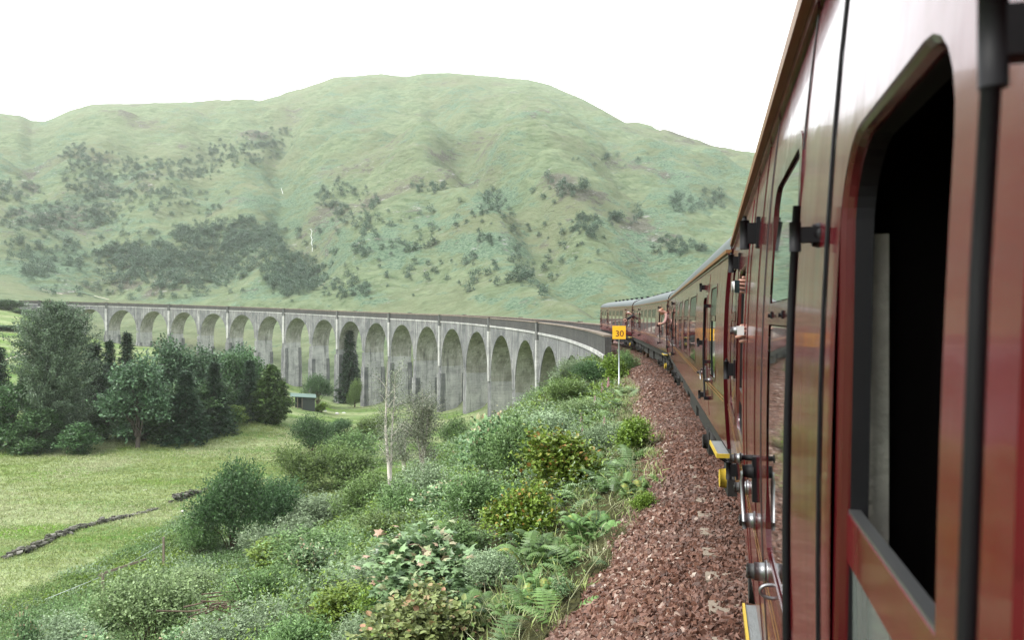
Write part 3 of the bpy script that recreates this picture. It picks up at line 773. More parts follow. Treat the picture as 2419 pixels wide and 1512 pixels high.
    for side in (1, -1):
        mb = MB(); mb.box(-HL-.02, HL+.02, side*1.30-.05*(side < 0), side*1.30+.05*(side > 0), 2.872, 2.905); mb.box(-HL-.02, HL+.02, side*1.318-.012, side*1.318+.012, 2.845, 2.873, mat=1)
        mb.build('gutter', [MAT['bronze_trim'], MAT['maroon_dark']], ro)
    for x_ in np.linspace(-HL+1.4, HL-1.4, 8):
        mb = MB(); mb.cyl((x_, .12, 3.38), (x_, .12, 3.50), .07, .09, 10); mb.cyl((x_, .12, 3.48), (x_, .12, 3.53), .15, .10, 12); mb.build('roof_vent', MAT['black_iron'], ro)
    for x_ in (-HL, HL): mb = MB(); body_end(mb, x_, 1); mb.build('end_wall', MAT['maroon_dark'], root)
    for x0, x1 in ((-HL-.33, -HL), (HL, HL+.33)): mb = MB(); mb.box(x0, x1, -.5, .5, 1.1, 3.15); mb.build('gangway', MAT['rubber'], root)
    for e in (-1, 1):
        for y_ in (-.87, .87): mb = MB(); mb.cyl((e*HL, y_, 1.0), (e*(HL+.33), y_, 1.0), .09, .09, 12); mb.cyl((e*(HL+.33), y_, 1.0), (e*(HL+.35), y_, 1.0), .22, .22, 16); mb.build('buffer', MAT['black_iron'], root)
    mb = MB(); mb.box(-HL, HL, -1.29, 1.29, .95, 1.06); mb.box(-HL, HL, 1.20, 1.25, .80, .96)
    for x0, x1, z0 in ((-4.6, -2.6, .42), (-1.9, .2, .35), (1.2, 3.4, .45), (4.1, 4.8, .5)): mb.box(x0, x1, .45, 1.12, z0, .93); mb.box(x0+.2, x1-.3, -1.1, -.4, z0, .93)
    mb.build('underframe', MAT['grime'], root)
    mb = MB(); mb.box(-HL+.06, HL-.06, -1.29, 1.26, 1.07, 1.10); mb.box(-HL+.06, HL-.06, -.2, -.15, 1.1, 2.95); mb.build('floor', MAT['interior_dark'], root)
    for bx in (-7.0, 7.0):
        bg_ = MB()
        for y_ in (1.02, -1.10): bg_.box(bx-1.75, bx+1.75, y_, y_+.08, .42, .68)
        bg_.box(bx-.28, bx+.28, -1.1, 1.1, .45, .9)
        for wx in (-1.3, 1.3):
            bg_.box(bx+wx-.2, bx+wx+.2, 1.1, 1.2, .30, .62)
            for dx in (-.3, .3): bg_.cyl((bx+wx+dx, 1.13, .52), (bx+wx+dx, 1.13, .92), .06, .06, 10)
        bg_ = bg_.build('bogie', MAT['grime'], root)
        for wx in (-1.3, 1.3):
            for y_ in (.70, -.82):
                mb = MB(); mb.cyl((bx+wx, y_, .457), (bx+wx, y_+.12, .457), .457, .457, 32); mb.build('wheel', MAT['rust_rail'], bg_)
            mb = MB(); mb.cyl((bx+wx, 1.12, .46), (bx+wx, 1.27, .46), .12, .10, 20); mb.build('axle_box', MAT['grime' if not (bx < 0 and wx < 0 and not near) else 'yellow_paint'], bg_)
    return root
def place_coach(o, k):
    sm = S0+20.3*k; d = 7.0/RC; x_, y_ = tr(sm, -RC*(1-math.cos(d)))
    o.location = (float(x_), float(y_), float(zt(sm))); pitch = math.atan2(float(zt(sm+7)-zt(sm-7)), 14)
    o.rotation_euler = (0, -pitch, R_(90)-heading(sm))

X_ = lambda s: s-S0                     # distance beyond the eye -> place along the nearest car
near = make_coach(win=[(X_(1.60), X_(2.20)), (X_(4.87), X_(5.9)), (-8.6, -7.5), (-6.9, -5.8), (-5.2, -4.1), (-3.5, -2.4), (-1.6, -.5), (.3, 1.4)],
                  doors=[(X_(.44), X_(1.13)), (X_(3.62), X_(4.68))], opened=(0, 1), near=True)
tag(near, 'nearest maroon railway carriage with its door window lowered, filling the right of the photo', 'railway carriage', 'maroon carriages of the train')
place_coach(near, 0)
std = make_coach(win=[(-HL+.9, -HL+1.6), (-5.9+.3, -4.35+.3), (-3.4, -2.05), (-1.1, .2), (1.2, 2.5), (4.75, 5.95), (6.85, 8.0)],
                 doors=[(-HL+1.98, -HL+2.74), (3.35, 4.05), (8.5, 9.2)], opened=(0, 1, 2))
LB = ['second maroon carriage, next ahead of the nearest one, grey roof with orange edge', 'third maroon carriage of the train, behind the yellow speed sign', 'farthest maroon carriage, the last one out on the viaduct']
for k in (1, 2, 3):
    o = std if k == 1 else copy_tree(std)
    place_coach(o, k); tag(o, LB[k-1], 'railway carriage', 'maroon carriages of the train')
# ------------------------------------------------------------------ foliage builders
def unit(v): return v/(np.linalg.norm(v, axis=-1, keepdims=True)+1e-9)
def leaf_quads(mb, P, d, nrm, L, Wd, tint, mat=0, droop=.12):
    """P base, d axis, nrm up side of each leaf; diamond leaf with a fold"""
    d = unit(d); sd_ = unit(np.cross(d, nrm)); up = np.cross(sd_, d); n = len(P); L = np.broadcast_to(L, (n,))[:, None]; Wd = np.broadcast_to(Wd, (n,))[:, None]
    a = P; b_ = P+d*L*.45+sd_*Wd*.5+up*L*.06; c = P+d*L-up*L*droop; e = P+d*L*.45-sd_*Wd*.5+up*L*.06
    v = np.stack([a, b_, c, e], 1).reshape(-1, 3); f = np.arange(n*4).reshape(n, 4)
    mb.add(v, f, tint=np.broadcast_to(tint, (n,)), mat=mat)
def leaf_lobed(mb, P, d, nrm, L, tint, mat=0):
    """five-lobed maple-like leaf"""
    d = unit(d); sd_ = unit(np.cross(d, nrm)); up = np.cross(sd_, d); n = len(P)
    t_ = np.array([(0, .0), (.30, .10), (.50, .02), (.42, .28), (.56, .56), (.26, .52), (.13, .70), (0, 1.0), (-.13, .70), (-.26, .52), (-.56, .56), (-.42, .28), (-.50, .02), (-.30, .10)])
    L = np.broadcast_to(L, (n,))[:, None, None]
    v = P[:, None]+sd_[:, None]*t_[None, :, :1]*L+d[:, None]*t_[None, :, 1:]*L-up[:, None]*L*(np.abs(t_[None, :, :1])**2*.45+t_[None, :, 1:]**2*.22)
    c = P[:, None]+d[:, None]*.38*L; v = np.concatenate([v, c], 1)
    f = np.array([(14, i, (i+1) % 14) for i in range(14)]); f = (np.arange(n)[:, None, None]*15+f[None]).reshape(-1, 3)
    mb.add(v.reshape(-1, 3), f, tint=np.repeat(np.broadcast_to(tint, (n,)), 14), mat=mat)
def leaf_round(mb, P, d, nrm, L, tint, mat=0):
    d = unit(d); sd_ = unit(np.cross(d, nrm)); up = np.cross(sd_, d); n = len(P)
    t_ = np.array([(0, 0), (.36, .22), (.42, .55), (.22, .88), (0, 1.02), (-.22, .88), (-.42, .55), (-.36, .22)]); L = np.broadcast_to(L, (n,))[:, None, None]
    v = P[:, None]+sd_[:, None]*t_[None, :, :1]*L+d[:, None]*t_[None, :, 1:]*L+up[:, None]*L*(np.abs(t_[None, :, :1])*.25-t_[None, :, 1:]**2*.2)
    f = np.array([(0, 1, 2, 3), (0, 3, 4, 5), (0, 5, 6, 7)]); f = (np.arange(n)[:, None, None]*8+f[None]).reshape(-1, 4)
    mb.add(v.reshape(-1, 3), f, tint=np.repeat(np.broadcast_to(tint, (n,)), 3), mat=mat)
def sphere_dirs(n, r, low=-.35):
    z = low+(1-low)*r.random(n); a = r.random(n)*2*np.pi; q = np.sqrt(1-z*z); return np.stack([q*np.cos(a), q*np.sin(a), z], -1)

def crown(mb, r, blobs, ntwig, per, twl, L, W_, kind='quad', upb=.5, spread=.5, tip_young=False, low=-.35, rj=(.72, 1.1), mat=0, clump=.0, flat=.0):
    """twigs ending on lumpy blobs, each twig carrying leaves along its length; blobs=(x,y,z,rx,ry,rz)"""
    B = np.array(blobs, float); w_ = (B[:, 3]*B[:, 5]); k_ = r.choice(len(B), ntwig, p=w_/w_.sum())
    D_ = sphere_dirs(ntwig, r, low); rr = rj[0]+(rj[1]-rj[0])*r.random(ntwig)
    rr = np.where(r.random(ntwig) < .10, 1.1+.35*r.random(ntwig), rr)
    base = B[k_, :3]+D_*B[k_, 3:]*rr[:, None]
    tw = unit(D_+np.array([0, 0, upb])+r.normal(size=(ntwig, 3))*spread*.5)
    cl_t = r.random(ntwig)
    f_ = np.linspace(0, 1, per); P = (base[:, None]+tw[:, None]*(f_[None, :, None]-.5)*twl*(.6+.8*r.random((ntwig, 1, 1)))).reshape(-1, 3)
    n = len(P); P = P+r.normal(size=(n, 3))*L*.35
    T_ = np.repeat(tw, per, 0); dd = unit(T_*.6+r.normal(size=(n, 3))*np.array([1, 1, .6-.4*flat])*.7)
    nr = unit(r.normal(size=(n, 3))*(.55-.3*flat)+np.array([0, 0, 1.]))
    tint_ = np.clip(.62*np.repeat(cl_t, per)+.38*r.random(n), 0, .88)
    if tip_young: yng = (np.tile(f_, ntwig) > .82) & (np.repeat(r.random(ntwig), per) > .35); tint_ = np.where(yng, .9+.1*r.random(n), tint_)
    LL = L*(.65+.7*r.random(n))
    if kind == 'quad': leaf_quads(mb, P, dd, nr, LL, LL*W_/L, tint_, mat)
    elif kind == 'round': leaf_round(mb, P, dd, nr, LL, tint_, mat)
    else: leaf_lobed(mb, P, dd, nr, LL, tint_, mat)
    return base
def stems(mb, r, tips, root=(0, 0, 0), r0=.02, n=None, curve=.2, taper=.15, start=0.0, k=5, mat=0):
    idx = r.permutation(len(tips))[:n] if n else range(len(tips))
    for i in idx:
        t_ = np.asarray(tips[i]); o_ = np.asarray(root, float)+r.normal(size=3)*np.array([1, 1, 0])*r0*3
        o_ = o_+np.array([0, 0, start]); mid = o_*.45+t_*.55; mid[:2] = o_[:2]+(t_[:2]-o_[:2])*(.5-curve); 
        pts = np.array([o_, o_*.7+mid*.3+(mid-o_)*np.array([0, 0, .1]), mid, mid*.4+t_*.6, t_]); mb.tube(pts, r0*np.array([1, .8, .6, .35, taper]), n=k, cap=False, mat=mat)

def lumps(r, n, w_, h_, base=.25):
    out = []
    for _ in range(n):
        a = r.random()*2*np.pi; q = r.random()**.6*.55; z = (base+(1-base)*r.random()*.75)
        s_ = .28+.2*r.random(); out.append((math.cos(a)*q*w_/2*1.3, math.sin(a)*q*w_/2*1.3, z*h_*.85, s_*w_/2*1.35, s_*w_/2*1.35, s_*h_*.62))
    return out
def bush(seed, mats, n=900, per=7, twl=.28, L=.06, W_=.02, kind='quad', w_=1.6, h_=1.4, nl=9, upb=.9, young=False, rj=(.6, 1.12), stem='twig', spread=.5, flat=0.0):
    """unit bush about w_ wide and h_ high, origin at its foot; returns Empty > stems, foliage"""
    r = np.random.default_rng(seed); B = lumps(r, nl, w_, h_); root = empty('bush')
    mb = MB(); base = crown(mb, r, B, n, per, twl, L, W_, kind, upb, spread, young, rj=rj, flat=flat); mb.build('foliage', MAT[mats], root)
    mb = MB(); stems(mb, r, base, r0=.012, n=26); mb.build('stems', MAT[stem], root)
    return root
def frond(mb, r, o_, dirv, Lf, rise, tint_, mat=0, np_=15, wid=.34):
    """one arching fern frond with tapering side leaflets"""
    d = np.array([math.cos(dirv), math.sin(dirv), 0]); sdv = np.array([-d[1], d[0], 0]); t_ = np.linspace(0, 1, np_+3)
    P = o_+d[None]*(t_[:, None]*Lf*(.75+.1*rise))+np.array([0, 0, 1.])*(rise*Lf*(t_-.62*t_**2.3))[:, None]
    mb.tube(P[::3], Lf*.008*np.linspace(1, .3, len(P[::3])), n=4, cap=False, mat=mat, tint=.2)
    T_ = unit(np.gradient(P, axis=0)); up = np.cross(T_, sdv[None]); up = -up*np.sign(up[:, 2:3]) if (up[:, 2] < 0).all() else up
    i = np.arange(2, len(t_)); ln = Lf*wid*np.sin(np.pi*np.clip(t_[i]*.86+.1, 0, 1))**.8*(1-.55*t_[i])
    V = []; Fc = []; n0 = 0
    for sgn in (-1, 1):
        a = P[i]; dl = unit(sdv[None]*sgn+T_[i]*.38); tip = a+dl*ln[:, None]-np.array([0, 0, 1.])*ln[:, None]*.22
        w_ = Lf*.052
        for f0, f1, ww in ((0, .5, w_), (.5, 1, w_*.75)):
            q0 = a+(tip-a)*f0; q1 = a+(tip-a)*f1; wa = ww*(1 if f0 == 0 else .9)*.5; wb = ww*(.5 if f1 < 1 else .08)
            v = np.stack([q0-T_[i]*wa, q0+T_[i]*wa, q1+T_[i]*wb, q1-T_[i]*wb], 1).reshape(-1, 3)
            mb.add(v, np.arange(len(i)*4).reshape(-1, 4), tint=np.clip(tint_+.15*(r.random(len(i))-.5), 0, 1), mat=mat)
def fern(seed, mat='leaf_fern', n=26, Lf=.85, spreadr=.35):
    r = np.random.default_rng(seed); root = empty('fern'); mb = MB()
    for i in range(n):
        a = r.random()*2*np.pi; q = r.random()*spreadr
        frond(mb, r, np.array([math.cos(a*3.1)*q, math.sin(a*3.1)*q, -.05]), a, Lf*(.65+.5*r.random()), .55+.6*r.random(), .88*r.random()**.8 if r.random() > .06 else .97)
    mb.build('fronds', MAT[mat], root); return root

# ---- trees -------------------------------------------------------
def broadleaf(seed, mats, h_=12., w_=9., n=2600, L=.42, base=.12, nl=22, trunk='bark', per=4, low=-.6, dens=1.0):
    r = np.random.default_rng(seed); root = empty('broadleaf_tree'); B = []
    for _ in range(nl):
        z = base+(1-base)*(r.random()**.85)*.86; prof = math.sin(math.pi*min(1, (z-base)/(1-base)*.78+.2))**.7
        a = r.random()*2*np.pi; q = r.random()**.5*prof*w_*.36; s_ = (.13+.09*r.random())*w_
        B.append((math.cos(a)*q, math.sin(a)*q, z*h_, s_, s_, s_*.8))
    mb = MB(); tips = crown(mb, r, B, n, per, L*3.2, L, L*.8, 'quad', .35, .7, low=low, rj=(.45, 1.15)); mb.build('crown', MAT[mats], root)
    mb = MB(); mb.tube([(0, 0, -.5), (.1, 0, h_*.2), (-.1, .1, h_*.45), (.05, 0, h_*.8)], np.array([.03, .024, .016, .004])*h_, n=8)
    stems(mb, r, tips, r0=.008*h_, n=26, start=h_*.14, taper=.2, k=5); mb.build('trunk', MAT[trunk], root); return root
def conifer(seed, mats, h_=14., w_=5., nb=340, droop=.25, base=.06, L=.5, bw=.22, power=1.0, up=.0, name='conifer_tree'):
    r = np.random.default_rng(seed); root = empty(name); mb = MB(); t0 = MB()
    t0.tube([(0, 0, -.5), (0, 0, h_*.5), (0, 0, h_*.98)], [.016*h_, .009*h_, .002*h_], n=8)
    for i in range(nb):
        z = (base+(1-base)*(i+.5)/nb)*h_; rad = w_*.5*(1-(z/h_))**power*(.72+.42*r.random())+.15
        if power < .9: rad *= min(1, .35+z/h_*2.2)
        a = i*2.399+r.random(); d = np.array([math.cos(a), math.sin(a), 0]); k_ = max(3, int(rad/L*2.2))
        t_ = np.linspace(.12, 1, k_); P = np.array([0, 0, z])+d[None]*(rad*t_)[:, None]+np.array([0, 0, 1.])[None]*((up*t_-droop*t_**1.5)*rad)[:, None]
        P = np.repeat(P, 3, 0)+r.normal(size=(k_*3, 3))*L*.22; n = len(P)
        dd = unit(d[None]+r.normal(size=(n, 3))*.55+np.array([0, 0, -.15]))
        leaf_quads(mb, P, dd, unit(r.normal(size=(n, 3))*.35+np.array([0, 0, 1.])), L*(.7+.6*r.random(n)), L*bw*2*(.7+.6*r.random(n)), np.clip(.6*r.random()+.4*r.random(n), 0, 1))
        if i % 4 == 0: t0.tube([(0, 0, z-.1), P[len(P)//2], P[-1]], [.02, .014, .006], n=4, cap=False)
    mb.build('crown', MAT[mats], root); t0.build('trunk', MAT['bark'], root); return root
def airy_tree(seed, h_=22., w_=10.5):
    """tall grey-green tree: two bare dark trunks and upswept feathery branches"""
    r = np.random.default_rng(seed); root = empty('tall_tree'); mb = MB(); t0 = MB()
    for dx, hh in ((-.8, .93), (.9, .97)): t0.tube([(dx*.6, 0, -.5), (dx, .1, h_*.35), (dx*1.1, 0, h_*.7), (dx*.7, 0, h_*hh)], [.32, .25, .15, .04], n=8)
    for i in range(620):
        q = (i+.5)/620; z = h_*(.06+.88*q); prof = np.interp(q, [0, .15, .35, .55, .72, .85, .95, 1], [.55, .72, .80, 1.0, .93, .75, .42, .12])
        a = i*2.399+r.random(); rad = w_*.5*prof*(.55+.55*r.random()); d = np.array([math.cos(a), math.sin(a), 0]); sx = .85 if r.random() > .5 else -.8
        k_ = max(5, int(rad*3.2)); t_ = np.linspace(.22, 1, k_)
        ln = .55+.3*r.random(); P = np.array([sx*(1 if z < h_*.9 else .6), 0, z])+d[None]*(rad*t_)[:, None]+np.array([0, 0, 1.])*(ln*rad*.55*t_**2-.08*rad)[:, None]
        if i % 3 == 0: t0.tube(P[[0, k_//2, -1]], [.05, .03, .012], n=4, cap=False)
        rep = 11; P = np.repeat(P, rep, 0)+r.normal(size=(k_*rep, 3))*.24; n = len(P)
        leaf_quads(mb, P, unit(d[None]*.4+r.normal(size=(n, 3))*.7+np.array([0, 0, .5])), unit(r.normal(size=(n, 3))*.7+np.array([0, 0, 1.])), .32*(.6+.7*r.random(n)), .17, np.clip(.4*r.random()+.6*r.random(n), 0, 1))
    mb.build('crown', MAT['leaf_airy'], root); t0.build('trunk', MAT['bark'], root); return root
def thin_birch(seed, h_=9., w_=4., n=420, lean=.6, forks=3, dense=5):
    r = np.random.default_rng(seed); root = empty('birch_tree'); mb = MB(); t0 = MB()
    for k_ in range(forks):
        a = r.random()*6.28; o_ = (k_ > 0)*.8; lx = lean*(1 if k_ == 0 else r.normal()*.8)
        pts = np.array([(0, 0, -.3), (lx*.12+o_*.2*math.cos(a), o_*.2*math.sin(a), h_*.22), (lx*.35+o_*.5*math.cos(a), o_*.5*math.sin(a), h_*.45), (lx*.3+o_*math.cos(a), o_*math.sin(a), h_*.72), (lx*.2+o_*1.1*math.cos(a), o_*1.1*math.sin(a), h_*(.98-.08*k_))])
        t0.tube(pts, np.array([.020, .017, .013, .008, .003])*h_*(1 if k_ == 0 else .7), n=7)
        for j in range(17):
            q = .22+.72*r.random(); b_ = np.array([np.interp(q, [0, .22, .45, .72, .98], pts[:, c]) for c in range(3)]); aa = r.random()*6.28
            rad = w_*.5*(.35+.65*r.random())*math.sin(math.pi*min(1, q*.8+.12)); e_ = b_+np.array([math.cos(aa)*rad, math.sin(aa)*rad, rad*.75]); t0.tube([b_, (b_+e_)/2+np.array([0, 0, .15]), e_], [.028, .018, .006], n=4, cap=False)
            m_ = 21*dense; f_ = r.random(m_)**.6; P = b_+(e_-b_)[None]*f_[:, None]+r.normal(size=(m_, 3))*np.array([.42, .42, .6])*w_*.15*(.5+f_[:, None])
            leaf_quads(mb, P, r.normal(size=(m_, 3))+np.array([0, 0, -.3]), unit(r.normal(size=(m_, 3))*.6+np.array([0, 0, 1.])), .13*(.7+.6*r.random(m_)), .085, r.random(m_))
    mb.build('crown', MAT['leaf_greywood'], root); t0.build('trunk', MAT['birch_bark'], root); return root

def put(o, px, py_base, hpx, wpx, nat_h, nat_w, rz=None, D=None, sink=.0):
    """stand a thing on the ground where the frame shows its foot; size from the frame height"""
    if D is None: x_, y_, z_ = hit(px, py_base)
    else: x_, y_ = (px-CX)/F*D, D; z_ = gz(x_, y_)
    H_ = hpx/F*y_; W2 = wpx/F*y_
    if D is not None: H_ = max(CZ+(CY-(py_base-hpx))/F*y_-z_, .35*H_)
    o.location = (x_, y_, z_-sink*H_); o.scale = (W2/nat_w, W2/nat_w, H_/nat_h); o.rotation_euler = (0, 0, random.random()*6.28 if rz is None else rz)
    return o
used = {}
def proto(key, maker):
    """first use returns the prototype itself, later uses copies of it"""
    if key not in used: used[key] = maker(); return used[key]
    return copy_tree(used[key])
def plant(key, maker, name, px, pyb, hpx, wpx, nh, nw, label, cat, group=None, D=None, sink=.04):
    o = proto(key, maker); o.name = name; put(o, px, pyb, hpx, wpx, nh, nw, D=D, sink=sink); tag(o, label, cat, group); return o
MK = {
 'w1': (lambda: bush(11, 'leaf_willow', 1050, 8, .36, .085, .034), 1.5, 1.75), 'w2': (lambda: bush(12, 'leaf_willow_pale', 1050, 8, .36, .085, .034), 1.5, 1.75),
 'w3': (lambda: bush(13, 'leaf_olive', 1050, 8, .32, .08, .034), 1.5, 1.75), 'b1': (lambda: bush(14, 'leaf_birch', 1500, 8, .26, .048, .034), 1.5, 1.75),
 'h1': (lambda: bush(15, 'leaf_hazel', 1000, 6, .24, .08, .08, 'round', upb=.6, young=True, flat=.5), 1.45, 1.75), 'h2': (lambda: bush(16, 'leaf_bright', 900, 6, .22, .075, .06, 'round', flat=.4), 1.45, 1.75),
 'h3': (lambda: bush(17, 'leaf_bronze', 600, 6, .26, .10, .1, 'round', upb=.6, young=True, flat=.5), 1.45, 1.75),
 's1': (lambda: bush(18, 'leaf_sycamore', 380, 6, .28, .135, .2, 'lobed', upb=.8, young=True, flat=.9, nl=10, stem='stem_green'), 1.5, 1.8),
 's2': (lambda: bush(19, 'leaf_sycamore', 420, 6, .26, .105, .2, 'lobed', upb=.8, young=True, flat=.8, nl=10, stem='stem_green'), 1.5, 1.8),
 'w4': (lambda: bush(21, 'leaf_tree', 1700, 8, .34, .06, .026), 1.5, 1.75),
 'f1': (lambda: fern(31, 'leaf_fern', 60, .55, .65), .75, 1.8), 'f2': (lambda: fern(32, 'leaf_fern', 70, .5, .7), .65, 1.8), 'f3': (lambda: fern(33, 'leaf_bracken', 90, .42, .9), .5, 2.1)}
def veg(k, px, pyb, hpx, wpx, label, name=None, cat=None, group=None, D=None):
    mk, nh, nw = MK[k]; nm = name or {'w': 'willow_bush', 'b': 'birch_bush', 'h': 'hazel_bush', 's': 'sycamore_sapling', 'f': 'fern'}[k[0]]
    return plant(k, mk, nm, px, pyb, hpx, wpx, nh, nw, label, cat or nm.replace('_', ' '), group, D)

# ---- the embankment's own shrubs, nearest first -------------------
veg('s1', 985, 1450, 225, 290, 'large-leaved pale green sapling with pink young tips beside the ballast foot')
veg('h3', 1010, 1560, 190, 250, 'bronze-tipped round-leaved bush at the bottom edge, in front of the large-leaved sapling')
veg('h1', 1215, 1295, 170, 165, 'yellow-green round-leaved bush left of the big fern clump')
veg('h1', 1355, 1165, 175, 190, 'dark-hearted yellow-green bush with orange tips, above the big fern clump')
veg('f1', 1320, 1320, 215, 300, 'big dark green fern clump arching between the two yellow-green bushes')
veg('f1', 1415, 1260, 150, 200, 'fern with long fronds reaching toward the ballast under the orange-tipped bush')
veg('f2', 1515, 1160, 120, 190, 'bushy fern at the edge of the red ballast beside the nearest carriages')
veg('f1', 1165, 1450, 170, 240, 'dark fern clump on the slope just right of the large-leaved sapling')
veg('f2', 1290, 1400, 130, 200, 'fern below the big fern clump on the shaded bank')
veg('f2', 1120, 1560, 120, 170, 'low fern at the bottom edge where the ballast begins')
veg('w1', 1215, 1130, 175, 200, 'grey-green willow bush in the middle of the embankment right of the pale tall sapling')
veg('w2', 1310, 1055, 95, 180, 'pale willow bush above the grey-green one near the foxgloves')
veg('w3', 1350, 965, 80, 120, 'olive willow bush on the crest below the last viaduct arch')
veg('s2', 1145, 1150, 190, 130, 'tall pale sycamore sapling standing against the viaduct piers', name='sycamore_sapling')
veg('h2', 1450, 905, 70, 80, 'bright yellow-green bush at the foot of the speed sign')
veg('w4', 1400, 915, 70, 110, 'dark green bush left of the speed sign at the viaduct end')
veg('w1', 1480, 880, 65, 60, 'small dark bush right of the speed sign pole by the ballast')
veg('f2', 1460, 960, 60, 90, 'fern below the speed sign at the ballast edge')
veg('h2', 1500, 1075, 95, 110, 'fresh green bush on the ballast shoulder above the bushy fern')
veg('w2', 1400, 1090, 100, 120, 'pale shrub between the orange-tipped bush and the foxgloves')
veg('w4', 545, 1300, 235, 190, 'dark round alder bush at the edge of the meadow', name='alder_bush')
veg('w4', 650, 1265, 150, 170, 'dark alder bush joined to the right of the round meadow-edge alder', name='alder_bush')
veg('w1', 470, 1310, 110, 100, 'low dark shrub at the left foot of the meadow-edge alder')
veg('w4', 738, 1080, 110, 110, 'dark grey willow above the meadow, below the green-roofed shed')
veg('w3', 700, 1160, 115, 130, 'yellow-green willow bush below the dark grey willow')
veg('w3', 800, 1150, 110, 150, 'olive willow bush left of the leaning birch')
veg('w2', 760, 1245, 90, 140, 'pale grey willow right of the alder bushes')
veg('w1', 745, 1340, 110, 220, 'wide dark willow bush below the alders')
veg('s2', 745, 1385, 120, 110, 'speckled pale sapling in front of the wide dark willow')
veg('b1', 345, 1560, 240, 260, 'pale speckled birch bush at the bottom left below the wooden rail', name='birch_bush')
veg('b1', 445, 1440, 110, 150, 'smaller birch bush up the slope beside the wooden rail', name='birch_bush')
veg('w1', 620, 1450, 130, 170, 'rounded grey-green willow above the pile of cut branches')
veg('h2', 820, 1480, 110, 170, 'light green leafy bush right of the pile of cut branches')
veg('w2', 860, 1560, 120, 150, 'pale shrub at the bottom edge left of the bronze-tipped bush')
veg('s2', 62, 1580, 150, 60, 'single pale sapling tip at the bottom left corner')
veg('s2', 235, 1590, 110, 110, 'pale large-leaved sapling at the bottom edge beside the corner sapling')
veg('s2', 428, 1570, 110, 100, 'pale sapling poking up in front of the speckled birch bush')
veg('f3', 535, 1395, 60, 200, 'pale bracken patch below the dark alder', name='bracken_clump', cat='bracken')
veg('f3', 500, 1440, 60, 180, 'bracken clump next to the wooden rail post', name='bracken_clump', cat='bracken')
veg('w2', 1000, 1190, 100, 140, 'pale willow below the twin birches')
veg('s2', 1050, 1230, 110, 130, 'leafy sapling between the birches and the yellow-green bush')
veg('w3', 930, 1290, 90, 170, 'olive shrub on the bank below the leaning birch')
veg('f3', 830, 1350, 60, 200, 'bracken clump in the middle of the slope', name='bracken_clump', cat='bracken')
veg('w1', 1090, 1310, 100, 140, 'grey shrub left of the yellow-green bush')
veg('w2', 890, 1400, 90, 150, 'pale willow left of the large-leaved sapling')
veg('w1', 1080, 1005, 40, 90, 'small dark bush at the foot of the viaduct piers', D=112)
veg('w4', 752, 937, 62, 80, 'dark bush standing behind the green-roofed shed', D=200)
veg('w3', 838, 958, 70, 34, 'light slender bush leaning on the foot of the black spruce', D=205)
veg('h2', 760, 975, 26, 36, 'small green bush at the right end of the shed', D=178)
veg('w4', 1345, 890, 45, 70, 'bush growing in the opening of the last arch', D=66)
veg('w1', 1120, 1230, 140, 170, 'round grey-green willow between the tall pale sapling and the yellow-green bush')
veg('w2', 1170, 1380, 90, 150, 'pale grey shrub behind the dark fern clump')
veg('w4', 1240, 1250, 120, 130, 'dark green bush between the two yellow-green bushes')
veg('w1', 960, 1240, 120, 160, 'grey-green willow under the twin birches on the slope')
veg('h2', 640, 1370, 90, 150, 'fresh green bush left of the speckled sapling on the slope')
veg('w2', 560, 1560, 130, 200, 'pale willow at the bottom edge below the pile of cut branches')
veg('w1', 700, 1570, 140, 190, 'grey willow at the bottom edge right of the cut branches')
veg('w3', 1010, 1330, 80, 130, 'small olive bush just above the large-leaved sapling')
veg('b1', 1370, 1010, 80, 110, 'light speckled bush among the foxgloves')
veg('w2', 1350, 900, 60, 80, 'pale bush just below the last visible arch')
veg('w3', 860, 1210, 100, 140, 'olive bush at the foot of the leaning birch')
veg('h2', 905, 1480, 90, 120, 'bright small bush left of the big pale sapling')
veg('f2', 1350, 1330, 80, 120, 'small fern at the dark edge of the ballast')
veg('f2', 1230, 1440, 90, 130, 'small fern right of the dark fern clump by the ballast')
veg('f1', 1440, 1110, 90, 130, 'fern between the orange-tipped bush and the ballast')
veg('w1', 835, 1095, 95, 130, 'dull green scrub left of the leaning birch trunk above the olive bush')
veg('w3', 880, 1035, 60, 100, 'low scrub between the shed and the leaning birch')
veg('w4', 800, 1035, 50, 80, 'small dark scrub in the grass below the boulders')
veg('w2', 655, 1330, 110, 150, 'pale shrub at the right foot of the meadow-edge alders')
veg('f3', 600, 1380, 55, 160, 'bracken right of the low dark shrub under the alders', name='bracken_clump', cat='bracken')
veg('w1', 250, 1500, 110, 190, 'grey-green shrub below the wooden rail at the lower left')
veg('w2', 150, 1560, 100, 170, 'pale shrub near the bottom left corner')
